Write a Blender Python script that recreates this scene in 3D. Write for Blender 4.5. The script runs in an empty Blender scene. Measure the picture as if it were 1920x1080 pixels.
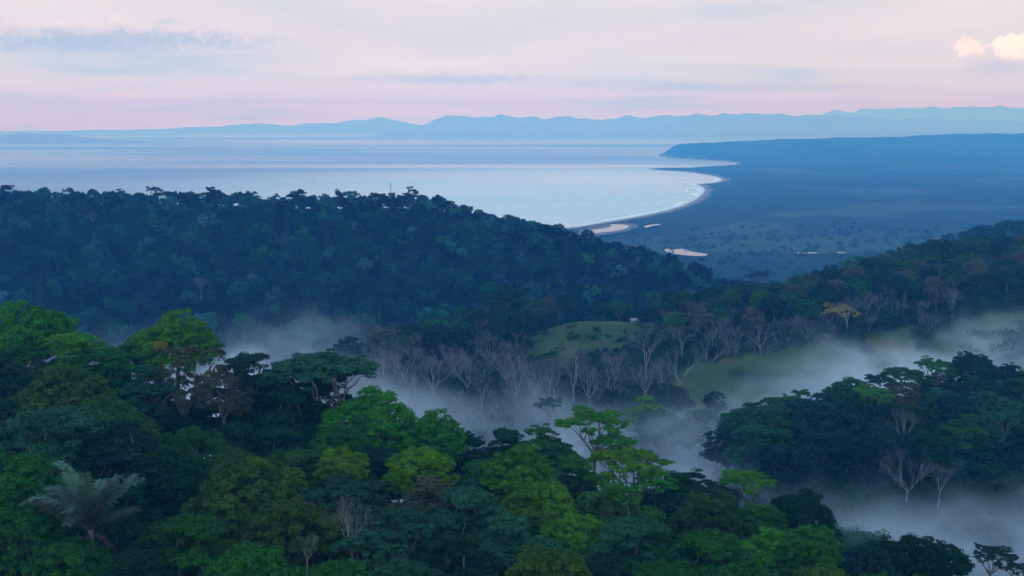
import bpy, math, random
import numpy as np
from mathutils import Vector

R = math.radians
S = bpy.context.scene
C = S.collection

# ------------------------------------------------------------------ camera
CAM_Z = 200.0
FPX = 2059.0                       # focal length in pixels of a 1920 wide frame
PITCH = math.atan(308.0 / FPX)
cam_data = bpy.data.cameras.new("camera")
cam_data.sensor_width = 36.0
cam_data.lens = 36.0 * FPX / 1920.0
cam_data.clip_start = 0.5
cam_data.clip_end = 150000.0
cam = bpy.data.objects.new("camera", cam_data)
cam.location = (0, 0, CAM_Z)
cam.rotation_euler = (math.pi / 2 - PITCH, 0, 0)
C.objects.link(cam)
S.camera = cam

# ------------------------------------------------------------------ world, sun, exposure
SUN_EL, SUN_AZ = 12.0, 215.0         # degrees; azimuth clockwise from +Y (behind the camera, to the left)
w = bpy.data.worlds.new("World")
S.world = w
w.use_nodes = True
nt = w.node_tree
nt.nodes.clear()
N, L = nt.nodes.new, nt.links.new
out = N("ShaderNodeOutputWorld")
bg = N("ShaderNodeBackground")
bg.inputs["Strength"].default_value = 1.0
L(bg.outputs[0], out.inputs[0])
sky = N("ShaderNodeTexSky")
sky.sky_type = 'NISHITA'
sky.sun_disc = False
sky.sun_elevation = R(SUN_EL)
sky.sun_rotation = R(SUN_AZ)
sky.air_density = 1.0
sky.dust_density = 0.4
sky.ozone_density = 2.5


def vmath(op, a=None, b=None):
    n = N("ShaderNodeVectorMath"); n.operation = op
    for i, v in enumerate((a, b)):
        if v is None: continue
        if isinstance(v, (tuple, list)): n.inputs[i].default_value = v
        else: L(v, n.inputs[i])
    return n


def fmath(op, a=None, b=None, clamp=False):
    n = N("ShaderNodeMath"); n.operation = op; n.use_clamp = clamp
    for i, v in enumerate((a, b)):
        if v is None: continue
        if isinstance(v, (int, float)): n.inputs[i].default_value = v
        else: L(v, n.inputs[i])
    return n.outputs[0]


def ramp(fac, stops):
    n = N("ShaderNodeValToRGB")
    e = n.color_ramp.elements
    e[0].position, e[0].color = stops[0][0], (*stops[0][1], 1)
    e[1].position, e[1].color = stops[-1][0], (*stops[-1][1], 1)
    for p, c in stops[1:-1]:
        k = e.new(p); k.color = (*c, 1)
    L(fac, n.inputs[0])
    return n.outputs[0]


def noise(vec, scale, detail=4, rough=0.5, dist=0.0):
    n = N("ShaderNodeTexNoise")
    n.inputs["Scale"].default_value = scale
    n.inputs["Detail"].default_value = detail
    n.inputs["Roughness"].default_value = rough
    n.inputs["Distortion"].default_value = dist
    L(vec, n.inputs["Vector"])
    return n.outputs["Fac"]


def mixc(fac, a, b):
    n = N("ShaderNodeMix"); n.data_type = 'RGBA'
    for s, v in ((0, fac), (6, a), (7, b)):
        if isinstance(v, (int, float)): n.inputs[s].default_value = v
        elif isinstance(v, tuple): n.inputs[s].default_value = (*v, 1)
        else: L(v, n.inputs[s])
    return n.outputs[2]


SKY_STRENGTH = 0.08
EXPOSURE = 2.5
DECK = 0.5 ** EXPOSURE              # cloud deck radiance is given as it should look after exposure
tc = N("ShaderNodeTexCoord")
gen = tc.outputs["Generated"]
sep = N("ShaderNodeSeparateXYZ"); L(gen, sep.inputs[0])
zc = fmath('MAXIMUM', sep.outputs[2], 0.0)
zz = fmath('ADD', zc, 0.045)
comb = N("ShaderNodeCombineXYZ")
L(fmath('DIVIDE', sep.outputs[0], zz), comb.inputs[0])
L(fmath('DIVIDE', sep.outputs[1], zz), comb.inputs[1])
flat = comb.outputs[0]                      # direction projected on a flat cloud deck
sky_s = vmath('SCALE', sky.outputs[0]); sky_s.inputs[3].default_value = SKY_STRENGTH
# thin altostratus deck: pink to lavender, lit evenly, broken by long streaks
n1 = noise(vmath('ADD', flat, (3.1, 7.7, 0)).outputs[0], 0.32, 6, 0.55, 0.6)
n2 = noise(vmath('MULTIPLY', flat, (0.8, 1.7, 1)).outputs[0], 0.9, 6, 0.6, 0.3)
tint = ramp(n1, [(0.30, (0.54, 0.62, 0.67)), (0.42, (0.73, 0.735, 0.71)), (0.55, (0.81, 0.78, 0.74)), (0.72, (0.91, 0.90, 0.85))])
hz_ = N("ShaderNodeMapRange"); L(zc, hz_.inputs[0]); hz_.inputs[1].default_value = 0.075; hz_.inputs[2].default_value = 0.012
tint = mixc(hz_.outputs[0], tint, vmath('MULTIPLY', tint, (0.95, 1.27, 1.02)).outputs[0])      # more of the low deck is seen edge-on: greyer
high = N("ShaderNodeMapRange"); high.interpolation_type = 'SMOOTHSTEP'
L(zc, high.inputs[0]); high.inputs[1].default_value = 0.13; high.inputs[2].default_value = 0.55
over = ramp(n2, [(0.30, (0.72, 1.08, 1.85)), (0.70, (1.05, 1.35, 1.95))])      # unseen overhead deck, added brighter and bluer to light the crowns from above
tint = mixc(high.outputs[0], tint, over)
cover = fmath('ADD', fmath('MULTIPLY', n2, 1.1), 0.12, True)
low = fmath('SUBTRACT', 1.3, fmath('MULTIPLY', zc, 2.4), True)   # decks overlap towards the horizon
cover = fmath('MAXIMUM', fmath('MULTIPLY', cover, 0.85), fmath('MULTIPLY', low, 0.97))
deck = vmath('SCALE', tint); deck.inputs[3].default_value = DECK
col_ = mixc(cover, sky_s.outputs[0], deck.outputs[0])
# small cumulus tops low in the sky: soft lumpy ellipses by bearing and height
bear = fmath('DIVIDE', sep.outputs[0], fmath('MAXIMUM', sep.outputs[1], 0.05))
elev = fmath('DIVIDE', sep.outputs[2], fmath('MAXIMUM', sep.outputs[1], 0.05))
front = fmath('GREATER_THAN', sep.outputs[1], 0.05)
lump = noise(gen, 130.0, 5, 0.62, 0.2)
lump2 = noise(gen, 260.0, 3, 0.6, 0.2)
for px_, py_, rx_, ry_, colr_, amt_ in ((1893, 92, 40, 26, (1.35, 1.30, 1.12), 1.0), (1812, 93, 30, 17, (1.2, 1.15, 1.02), 0.95), (1870, 132, 70, 24, (0.58, 0.62, 0.66), 0.55),
                                        (226, 44, 14, 10, (1.0, 0.92, 0.82), 0.7), (320, 48, 32, 7, (0.55, 0.60, 0.63), 0.6), (120, 50, 100, 7, (1.0, 0.92, 0.82), 0.6), (735, 45, 14, 5, (1.0, 0.95, 0.85), 0.6),
                                        (200, 82, 300, 24, (0.42, 0.52, 0.66), 0.75), (860, 150, 210, 11, (0.50, 0.53, 0.58), 0.6), (1400, 165, 330, 12, (0.56, 0.58, 0.60), 0.5), (500, 190, 260, 9, (0.60, 0.58, 0.62), 0.5), (1550, 32, 60, 7, (0.8, 0.76, 0.8), 0.5)):
    a_ = fmath('DIVIDE', fmath('SUBTRACT', bear, (px_ - 960) / FPX * 0.985), rx_ / FPX)
    b_ = fmath('DIVIDE', fmath('SUBTRACT', elev, (232 - py_) / FPX * 1.0), ry_ / FPX)
    rr_ = fmath('SQRT', fmath('ADD', fmath('MULTIPLY', a_, a_), fmath('MULTIPLY', b_, b_)))
    rr_ = fmath('ADD', rr_, fmath('ADD', fmath('MULTIPLY', fmath('SUBTRACT', lump, 0.5), 1.7), fmath('MULTIPLY', fmath('SUBTRACT', lump2, 0.5), 1.5)))
    mk = N("ShaderNodeMapRange"); mk.interpolation_type = 'SMOOTHSTEP'
    L(rr_, mk.inputs[0])
    mk.inputs[1].default_value, mk.inputs[2].default_value = (1.0, 0.72) if amt_ > 0.8 else (1.25, 0.2)
    mk.inputs[3].default_value = 0; mk.inputs[4].default_value = amt_
    col_ = mixc(fmath('MULTIPLY', mk.outputs[0], front), col_, tuple(c_ * DECK for c_ in colr_))
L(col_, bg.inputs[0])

sun_data = bpy.data.lights.new("sun", 'SUN')
sun_data.energy = 0.06
sun_data.angle = R(12)
sun_data.color = (1.0, 0.86, 0.74)
sun = bpy.data.objects.new("sun", sun_data)
C.objects.link(sun)
sd_ = Vector((math.sin(R(SUN_AZ)) * math.cos(R(SUN_EL)), math.cos(R(SUN_AZ)) * math.cos(R(SUN_EL)), math.sin(R(SUN_EL))))
sun.rotation_euler = (-sd_).to_track_quat('-Z', 'Y').to_euler()
sun.location = (0, -50, 260)

S.view_settings.view_transform = 'Standard'
S.view_settings.look = 'None'
S.view_settings.exposure = EXPOSURE
S.view_settings.gamma = 1.0
S.cycles.max_bounces = 5
S.cycles.diffuse_bounces = 3
S.cycles.transmission_bounces = 3
S.cycles.volume_bounces = 1
S.cycles.transparent_max_bounces = 4
S.cycles.volume_max_steps = 256
S.cycles.use_denoising = True
S.render.use_persistent_data = False

# ------------------------------------------------------------------ helpers
rs = np.random.RandomState(11)
random.seed(5)


def ray(px, py):
    u, v = (px - 960.0) / FPX, (540.0 - py) / FPX
    cp, sp = math.cos(PITCH), math.sin(PITCH)
    return u, cp + v * sp, -sp + v * cp


def P(px, py, Y):
    """the place that the photograph shows at (px, py) when it stands Y metres away"""
    x, y, z = ray(px, py)
    k = Y / y
    return np.array((x * k, Y, CAM_Z + z * k))


def PZ(px, py, z=0.0):
    x, y, dz = ray(px, py)
    k = (z - CAM_Z) / dz
    return np.array((x * k, y * k, z))


def PX(x, y):
    """picture column of a place at about 60 m under the camera"""
    return 960 + FPX * x / (y * math.cos(PITCH) + 60 * math.sin(PITCH))


def tag(o, label=None, cat=None, group=None, kind=None):
    if label: o["label"] = label
    if cat: o["category"] = cat
    if group: o["group"] = group
    if kind: o["kind"] = kind
    return o


def mesh_np(name, V, F, mat=None, smooth=False):
    """one mesh from numpy arrays; F is (n,4) or (n,3) or a list of them"""
    me = bpy.data.meshes.new(name)
    Fs = F if isinstance(F, list) else [F]
    Fs = [f for f in Fs if len(f)]
    V = np.asarray(V, np.float32)
    me.vertices.add(len(V))
    me.vertices.foreach_set("co", V.ravel())
    idx = np.concatenate([f.ravel() for f in Fs]).astype(np.int32)
    cnt = np.concatenate([np.full(len(f), f.shape[1], np.int32) for f in Fs])
    st = np.concatenate(([0], np.cumsum(cnt)[:-1])).astype(np.int32)
    me.loops.add(len(idx))
    me.loops.foreach_set("vertex_index", idx)
    me.polygons.add(len(cnt))
    me.polygons.foreach_set("loop_start", st)
    me.polygons.foreach_set("loop_total", cnt)
    if smooth:
        me.polygons.foreach_set("use_smooth", np.ones(len(cnt), bool))
    me.update(calc_edges=True)
    me.validate()
    if mat: me.materials.append(mat)
    return me


def link(name, me, parent=None, loc=None):
    o = bpy.data.objects.new(name, me)
    C.objects.link(o)
    if parent: o.parent = parent
    if loc is not None: o.location = loc
    return o


# value noise for numpy
_perm = np.random.RandomState(3).rand(256, 256)


def vnoise(x, y):
    xi, yi = np.floor(x).astype(int), np.floor(y).astype(int)
    fx, fy = x - xi, y - yi
    fx, fy = fx * fx * (3 - 2 * fx), fy * fy * (3 - 2 * fy)
    g = lambda a, b: _perm[a % 256, b % 256]
    return (g(xi, yi) * (1 - fx) + g(xi + 1, yi) * fx) * (1 - fy) + (g(xi, yi + 1) * (1 - fx) + g(xi + 1, yi + 1) * fx) * fy


def fbm(x, y, o=4):
    s, a, t = 0, 0.5, 0
    for i in range(o):
        s = s + a * vnoise(x * 2 ** i + 17.3 * i, y * 2 ** i + 9.1 * i); t += a; a *= 0.5
    return s / t


# ------------------------------------------------------------------ materials
def new_mat(name):
    global nt, N, L
    m = bpy.data.materials.new(name)
    m.use_nodes = True
    nt = m.node_tree
    nt.nodes.clear()
    N, L = nt.nodes.new, nt.links.new
    o = N("ShaderNodeOutputMaterial")
    return m, o


def leaf_material(name, trans=0.06, attr=None):
    m, o = new_mat(name)
    info = N("ShaderNodeObjectInfo")
    geo = N("ShaderNodeNewGeometry")
    tcn = N("ShaderNodeTexCoord")
    nz = noise(tcn.outputs["Object"], 0.55, 3, 0.6)
    fine = noise(tcn.outputs["Object"], 5.0, 2, 0.5)
    k = fmath('ADD', fmath('MULTIPLY', nz, 1.1), 0.45)
    k = fmath('MULTIPLY', k, fmath('ADD', fmath('MULTIPLY', fine, 0.6), 0.7))
    wide = noise(geo.outputs["Position"], 0.11, 2, 0.5)
    k = fmath('MULTIPLY', k, fmath('ADD', fmath('MULTIPLY', wide, 1.3), 0.35))
    hsv = N("ShaderNodeHueSaturation")
    L(fmath('ADD', fmath('MULTIPLY', info.outputs["Random"], 0.02), 0.49), hsv.inputs["Hue"])
    L(k, hsv.inputs["Value"])
    if attr:
        va = N("ShaderNodeVertexColor"); va.layer_name = attr
        L(va.outputs["Color"], hsv.inputs["Color"])
    else:
        L(info.outputs["Color"], hsv.inputs["Color"])
    b = N("ShaderNodeBsdfPrincipled")
    b.inputs["Roughness"].default_value = 0.65
    b.inputs["Specular IOR Level"].default_value = 0.04
    L(hsv.outputs[0], b.inputs["Base Color"])
    t = N("ShaderNodeBsdfTranslucent")
    L(hsv.outputs[0], t.inputs["Color"])
    mx = N("ShaderNodeMixShader")
    mx.inputs[0].default_value = trans
    L(b.outputs[0], mx.inputs[1]); L(t.outputs[0], mx.inputs[2])
    L(mx.outputs[0], o.inputs[0])
    return m


def plain_material(name, col, rough=0.8, var=0.4, scale=1.2, bump=0.0):
    m, o = new_mat(name)
    tcn = N("ShaderNodeTexCoord")
    nz = noise(tcn.outputs["Object"], scale, 5, 0.6)
    c = mixc(nz, tuple(v * (1 - var) for v in col), tuple(v * (1 + var) for v in col))
    b = N("ShaderNodeBsdfPrincipled")
    b.inputs["Roughness"].default_value = rough
    b.inputs["Specular IOR Level"].default_value = 0.2
    L(c, b.inputs["Base Color"])
    if bump:
        bp = N("ShaderNodeBump"); bp.inputs["Strength"].default_value = bump
        L(nz, bp.inputs["Height"]); L(bp.outputs[0], b.inputs["Normal"])
    L(b.outputs[0], o.inputs[0])
    return m


M_LEAF = leaf_material("foliage")
M_WOOD = leaf_material("forest_foliage", attr="tint")
M_BARK = plain_material("bark", (0.13, 0.12, 0.10), 0.9, 0.5, 0.7)
M_PALEBARK = plain_material("pale_bark", (0.23, 0.235, 0.24), 0.85, 0.3, 0.6)
M_TWIG = plain_material("bare_twigs", (0.165, 0.165, 0.17), 0.9, 0.3, 0.5)
M_HILL = plain_material("far_hills", (0.26, 0.15, 0.12), 0.95, 0.4, 0.002)

# ground
M_GROUND, o = new_mat("ground")
vc = N("ShaderNodeVertexColor"); vc.layer_name = "ground"
tcn = N("ShaderNodeTexCoord")
g1 = noise(tcn.outputs["Object"], 0.12, 5, 0.65)
g2 = noise(tcn.outputs["Object"], 0.011, 5, 0.6)
kk = fmath('MULTIPLY', fmath('ADD', g1, 0.5), fmath('ADD', fmath('MULTIPLY', g2, 1.2), 0.4))
mm = vmath('SCALE', vc.outputs["Color"]); L(kk, mm.inputs[3])
b = N("ShaderNodeBsdfPrincipled"); b.inputs["Roughness"].default_value = 0.95
b.inputs["Specular IOR Level"].default_value = 0.05
L(mm.outputs[0], b.inputs["Base Color"])
bp = N("ShaderNodeBump"); bp.inputs["Strength"].default_value = 0.8; bp.inputs["Distance"].default_value = 2.0
L(g1, bp.inputs["Height"]); L(bp.outputs[0], b.inputs["Normal"])
L(b.outputs[0], o.inputs[0])

# sea: wind streaks are rougher water
M_SEA, o = new_mat("sea_water")
tcn = N("ShaderNodeTexCoord")
mp = vmath('MULTIPLY', tcn.outputs["Object"], (0.00013, 0.00045, 1)).outputs[0]
s1 = noise(mp, 1.0, 5, 0.55, 0.6)
s2 = noise(vmath('MULTIPLY', tcn.outputs["Object"], (0.0008, 0.0032, 1)).outputs[0], 1.0, 4, 0.6, 0.3)
ss = fmath('ADD', fmath('MULTIPLY', s1, 0.85), fmath('MULTIPLY', s2, 0.15))
rg = N("ShaderNodeMapRange")
rg.inputs[1].default_value = 0.38; rg.inputs[2].default_value = 0.62
rg.inputs[3].default_value = 0.16; rg.inputs[4].default_value = 0.46
L(ss, rg.inputs[0])
# sheltered, shallow water inside the bay: calmer and paler
dv = vmath('DISTANCE', vmath('MULTIPLY', tcn.outputs["Object"], (1.0, 0.62, 0)).outputs[0], (420.0, 1900.0, 0))
bay = N("ShaderNodeMapRange"); bay.interpolation_type = 'SMOOTHSTEP'
L(fmath('ADD', dv.outputs["Value"], fmath('MULTIPLY', fmath('SUBTRACT', s1, 0.5), 2600.0)), bay.inputs[0])
bay.inputs[1].default_value = 2100; bay.inputs[2].default_value = 500
b = N("ShaderNodeBsdfPrincipled")
L(mixc(bay.outputs[0], (0.02, 0.09, 0.16), (0.24, 0.50, 0.56)), b.inputs["Base Color"])
b.inputs["IOR"].default_value = 1.33
L(fmath('SUBTRACT', rg.outputs[0], fmath('MULTIPLY', bay.outputs[0], 0.14)), b.inputs["Roughness"])
L(b.outputs[0], o.inputs[0])

M_FOAM = plain_material("foam", (0.75, 0.77, 0.8), 0.7, 0.15, 0.05)
M_STILL, o = new_mat("still_water")
b = N("ShaderNodeBsdfPrincipled")
b.inputs["Base Color"].default_value = (0.05, 0.07, 0.08, 1)
b.inputs["Roughness"].default_value = 0.08
b.inputs["IOR"].default_value = 1.33
L(b.outputs[0], o.inputs[0])

# ------------------------------------------------------------------ terrain
CP = []           # ground control points


def cp(px, py, Y, off):
    p = P(px, py, Y); CP.append((p[0], p[1], p[2] - off - CAM_Z))


def cz(px, Y, z):
    CP.append(((px - 960) / FPX * (Y * math.cos(PITCH) - z * math.sin(PITCH)), Y, z))


for px in (-900, 0, 900, 1900, 2800): cz(px, 25, -58)
for a in [(-500, 1080, 85, 17), (0, 1080, 85, 17), (500, 1080, 85, 17), (960, 1080, 88, 17), (1400, 1080, 95, 17), (1900, 1080, 102, 17), (2400, 1080, 110, 17),
          (-300, 800, 125, 17), (0, 800, 125, 17), (400, 810, 130, 18), (800, 890, 122, 18), (1200, 960, 120, 18), (1500, 1040, 116, 17),
          (-300, 590, 168, 17), (0, 600, 166, 17), (300, 650, 166, 20), (700, 745, 162, 18), (900, 825, 160, 17), (1150, 815, 156, 18),
          (1300, 900, 150, 17), (1450, 935, 145, 17), (1560, 1010, 142, 17), (1750, 1040, 140, 17), (1950, 1080, 128, 15), (2300, 1080, 135, 15)]:
    cp(*a)
for px in (-500, 0, 400, 700): cz(px, 235, -88); cz(px, 320, -112)
for px in (800, 1000, 1200): cz(px, 225, -90); cz(px, 290, -101)
for px in (-600, 0, 300, 550): cz(px, 430, -120)
for a in [(1590, 965, 188, 3), (1680, 1000, 178, 3), (1540, 985, 180, 4)]: cp(*a)
for px in (1900, 2200): cz(px, 185, -98)
cz(1500, 215, -88); cz(1350, 230, -92)
for a in [(1830, 670, 272, 18), (1650, 725, 264, 18), (1460, 755, 262, 17), (2050, 660, 280, 18), (1700, 950, 226, 0), (1880, 960, 226, 0), (1450, 900, 238, 2)]: cp(*a)
for px in (1500, 1700, 1900, 2100): cz(px, 330, -98)
for a in [(1290, 732, 375, 0), (1450, 690, 385, 0), (1600, 668, 400, 0), (1760, 640, 415, 0), (1920, 618, 430, 0), (2200, 610, 440, 0), (1100, 645, 430, 0), (920, 768, 350, 0), (700, 785, 345, 0),
          (1090, 600, 470, 0), (1190, 605, 470, 0),
          (950, 565, 480, 17), (760, 615, 450, 16), (600, 650, 430, 16), (1180, 575, 505, 14), (1380, 550, 525, 14), (1500, 518, 545, 15), (1640, 478, 565, 15), (1760, 458, 585, 15),
          (1920, 452, 600, 15), (2200, 440, 620, 15), (1900, 414, 900, 15), (1780, 438, 880, 15), (2200, 400, 900, 15)]: cp(*a)
for px, z in ((600, -125), (800, -120), (1000, -118), (1250, -125), (1500, -120)): cz(px, 560, z) if px < 900 else cz(px, 640, z)
for px in (1500, 1800, 2200): cz(px, 740, -112); cz(px, 1200, -188)
for px in (1400, 1600): cz(px, 900, -160)
for a in [(-400, 620, 560, 14), (0, 622, 560, 14), (400, 632, 560, 14), (800, 592, 590, 14), (1100, 565, 640, 14), (1300, 545, 680, 12),
          (-400, 480, 680, 14), (0, 480, 685, 14), (400, 480, 690, 14), (800, 465, 700, 14), (1100, 495, 705, 13),
          (-600, 350, 820, 9), (-300, 350, 820, 9), (0, 357, 820, 9), (350, 362, 820, 9), (700, 368, 812, 9), (820, 372, 800, 9), (900, 396, 790, 9), (1000, 416, 780, 9),
          (1100, 442, 770, 9), (1200, 470, 762, 9.5), (1300, 500, 752, 9.5), (1375, 535, 745, 9.5)]: cp(*a)
for px in (-600, 0, 500, 800, 1100, 1300): cz(px, 1000, -120 - max(0, (px - 500) * 0.04)); cz(px, 1350, -198)

CPA = np.array(CP)


def _phi(r): return np.where(r > 0, r * r * np.log(np.maximum(r, 1e-6)), 0)


_SC = 100.0
_n = len(CPA)
_q = CPA[:, :2] / _SC
_K = _phi(np.linalg.norm(_q[:, None] - _q[None], axis=2)) + np.eye(_n) * 0.02
_A = np.zeros((_n + 3, _n + 3))
_A[:_n, :_n] = _K; _A[:_n, _n] = 1; _A[:_n, _n + 1:] = _q
_A[_n, :_n] = 1; _A[_n + 1:, :_n] = _q.T
_W = np.linalg.solve(_A, np.concatenate((CPA[:, 2], np.zeros(3))))


def near_z(x, y):
    x = np.atleast_1d(np.asarray(x, float)); y = np.atleast_1d(np.asarray(y, float))
    sh = x.shape; x = x.ravel(); y = y.ravel()
    o = np.empty(len(x))
    for i in range(0, len(x), 20000):
        q = np.stack((x[i:i + 20000], y[i:i + 20000]), 1) / _SC
        r = np.linalg.norm(q[:, None] - _q[None], axis=2)
        o[i:i + 20000] = _phi(r) @ _W[:_n] + _W[_n] + q @ _W[_n + 1:]
    return o.reshape(sh) + CAM_Z


# coast, walked from behind the wooded ridge to the headland
coast_px = [(900, 437), (1000, 434), (1080, 426), (1120, 419), (1170, 411), (1220, 402), (1262, 392), (1290, 382), (1310, 371), (1321, 360), (1322, 353), (1312, 348), (1304, 345.5),
            (1325, 344), (1345, 342), (1356, 338), (1350, 333), (1330, 328.5), (1300, 324), (1270, 321), (1240, 319.5), (1212, 317), (1225, 315), (1260, 314.2), (1290, 315),
            (1320, 312), (1352, 310.5), (1386, 308), (1380, 304.5), (1350, 302), (1310, 300), (1275, 298), (1250, 296), (1236, 293)]
coast = [np.array((-30000., 1500.)), np.array((-1500., 1650.))] + [PZ(a, b_)[:2] for a, b_ in coast_px]
tip = coast[-1]
coast += [tip + (20, 250), tip + (120, 700), tip + (700, 1300), np.array((3500., 8900.)), np.array((60000., 11500.))]
coast = np.array(coast)


def smooth_poly(p, it=2):
    for _ in range(it):
        a = p[:-1] * 0.75 + p[1:] * 0.25; b_ = p[:-1] * 0.25 + p[1:] * 0.75
        q = np.empty((2 * len(a), 2)); q[0::2] = a; q[1::2] = b_
        p = np.concatenate((p[:1], q, p[-1:]))
    return p


coast = smooth_poly(coast, 2)


def coast_sd(x, y):
    """signed distance to the coast, positive on land"""
    x = x.ravel(); y = y.ravel()
    best = np.full(len(x), 1e12)
    inside = np.zeros(len(x), bool)
    poly = np.concatenate((coast, np.array(((60000., -9000.), (-30000., -9000.)))))
    m = len(poly)
    for i in range(m):
        a, b_ = poly[i], poly[(i + 1) % m]
        if i < len(coast) - 1:
            d = b_ - a
            t = np.clip(((x - a[0]) * d[0] + (y - a[1]) * d[1]) / (d @ d + 1e-9), 0, 1)
            best = np.minimum(best, (x - a[0] - t * d[0]) ** 2 + (y - a[1] - t * d[1]) ** 2)
        c = ((a[1] > y) != (b_[1] > y)) & (x < (b_[0] - a[0]) * (y - a[1]) / (b_[1] - a[1] + 1e-12) + a[0])
        inside ^= c
    return np.where(inside, 1, -1) * np.sqrt(best)


def sstep(a, b_, x):
    t = np.clip((x - a) / (b_ - a), 0, 1); return t * t * (3 - 2 * t)


HEAD_Y = 6900.0


def plain_z(x, y, sd):
    z = np.where(sd > 0, np.minimum(sd * 0.04, 3.0), np.maximum(sd * 0.04, -8.0))
    inland = sstep(60, 500, sd)
    z = z + inland * (fbm(x / 260., y / 260.) - 0.3) * 9 * sstep(1200, 2500, y)
    z = z + inland * np.clip(fbm(x / 55., y / 55., 3) - 0.35, 0, 1) * 16
    # wooded low hills of the coast and the flat-topped headland
    top = 66 + np.clip((x - 1000) / 2600., 0, 1.3) * 75
    ridge = np.exp(-((y - HEAD_Y - 300) / 900.) ** 2) * top * sstep(0, 130, sd)
    z = z + ridge * (0.9 + 0.2 * fbm(x / 300., y / 300.))
    top2 = np.exp(-((y - 5200 - 0.15 * x) / 420.) ** 2) * sstep(150, 900, sd) * 30 * sstep(1300, 1900, x)
    z = z + top2 * (0.6 + 0.8 * fbm(x / 200., y / 200.))
    return z


def ground_z(x, y):
    x = np.atleast_1d(np.asarray(x, float)); y = np.atleast_1d(np.asarray(y, float))
    sh = x.shape
    sd = coast_sd(x, y).reshape(sh)
    pz = plain_z(x, y, sd)
    wgt = 1 - sstep(1150, 1500, y)
    wgt = wgt * (1 - sstep(900, 1500, np.abs(x)) * 0.0)
    nz = np.where(wgt > 0, near_z(x, y), 0)
    nz = np.clip(nz, 0.5, 250)
    return wgt * np.maximum(nz, 2) + (1 - wgt) * pz, sd


def grass_mask(x, y):
    """pasture strip on the far slope and the round clearing"""
    px = PX(x, y)
    e = np.interp(px, [1200, 1290, 1450, 1600, 1760, 1920, 2300], [372, 392, 402, 418, 436, 452, 470])
    m1 = sstep(1225, 1290, px) * (y > e - 36) * (y < e)
    cx = (px - 1115) / 150.
    cy = (y - 450 - cx * 16) / 44.
    rag = fbm(x / 9. + 4, y / 9., 3) - 0.5
    m2 = sstep(1.25, 0.55, cx * cx + cy * cy + rag * 1.5)
    m1 = m1 * sstep(0.28, 0.45, fbm(x / 12., y / 12. + 7, 3))
    return np.maximum(m1, m2)


NA, NR = 420, 640
ang = np.linspace(R(-52), R(52), NA)
rad = np.exp(np.linspace(math.log(14.), math.log(25500.), NR))
AA, RR = np.meshgrid(ang, rad)
GX, GY = np.sin(AA) * RR, np.cos(AA) * RR
GZ, GSD = ground_z(GX, GY)
GZ += (fbm(GX / 14., GY / 14., 3) - 0.5) * 2.0 * (RR < 1400)
ii = np.arange((NR - 1) * NA).reshape(NR - 1, NA)[:, :-1].ravel()
quads = np.stack((ii, ii + 1, ii + NA + 1, ii + NA), 1)
me = mesh_np("ground", np.stack((GX.ravel(), GY.ravel(), GZ.ravel()), 1), quads, M_GROUND, True)
col = np.empty((NA * NR, 4), np.float32); col[:, 3] = 1
gx, gy, gsd = GX.ravel(), GY.ravel(), GSD.ravel()
col[:, :3] = (0.010, 0.022, 0.009)
far = gy > 1150
patch = fbm(gx / 230., gy / 170., 5)
col[far, :3] = (0.010, 0.026, 0.014)
fld = far & (patch > 0.60) & (gsd > 250)
col[fld, :3] = (0.034, 0.052, 0.030)
strip = far & (gy > 1500) & (gy < 1950) & (np.abs(gy - 1720 - 60 * np.sin(gx / 300.)) < 90) & (gsd > 350)
col[strip, :3] = (0.032, 0.055, 0.03)
gm = grass_mask(gx, gy) * (gy < 700)
col[:, :3] = col[:, :3] * (1 - gm[:, None]) + (np.array((0.034, 0.064, 0.018)) + (np.clip(fbm(gx / 20., gy / 5., 3) - .5, 0, 1) * 2)[:, None] * np.array((0.07, 0.02, 0.01))) * gm[:, None]
sandm = (gsd < 22) & (gsd > -60) & far
col[sandm, :3] = (0.20, 0.17, 0.14)
ca = me.color_attributes.new("ground", 'FLOAT_COLOR', 'POINT')
ca.data.foreach_set("color", col.ravel())
tag(link("ground", me), "wooded hills and coastal plain falling to the sea", kind="structure")

# sea
V = np.array([(-60000, 900, 0), (60000, 900, 0), (60000, 24600, 0), (-60000, 24600, 0)], float)
tag(link("sea", mesh_np("sea", V, np.array([[0, 1, 2, 3]]), M_SEA)), "calm pale blue bay", kind="structure")


# lagoons behind the sand bar and the river mouth
def sheet(name, pts, z, mat, lab):
    p = smooth_poly(np.array([PZ(a, b_, z)[:2] for a, b_ in pts + pts[:1]]), 2)[:-1]
    V = np.column_stack((p, np.full(len(p), z)))
    tag(link(name, mesh_np(name, V, np.arange(len(p))[None], mat)), lab, kind="structure")


sheet("lagoon", [(1098, 432), (1130, 429), (1150, 424), (1140, 421), (1160, 420), (1182, 423), (1174, 429), (1155, 433), (1120, 437), (1098, 440)], 8.2, M_STILL, "bright still lagoon behind the sand bar")
sheet("lagoon", [(1207, 425), (1216, 421.5), (1238, 419.5), (1240, 421), (1222, 423.5), (1212, 427)], 8.2, M_STILL, "small bright pond inland of the lagoon")
sheet("river", [(1246, 466), (1262, 468), (1285, 466), (1294, 472), (1328, 476), (1326, 479.5), (1300, 480), (1270, 477), (1248, 473)], 13.5, M_STILL, "bright river bend behind the ridge")
sheet("sand_bar", [(1085, 431), (1110, 426), (1150, 419), (1190, 419), (1200, 424), (1180, 433), (1150, 438), (1110, 443), (1085, 446)], 7.6, plain_material("wet_sand", (0.10, 0.09, 0.075), 0.8, 0.25, 0.01), "brown sand bar around the lagoon")
for a, b_ in (((1488, 473), (1535, 475)), ((1570, 473), (1585, 475))):
    sheet("river", [(a[0], a[1]), (b_[0], a[1] + .3), (b_[0], b_[1]), (a[0], b_[1] - .2)], 13.5, M_STILL, "thin gleaming river reach on the plain")

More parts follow.
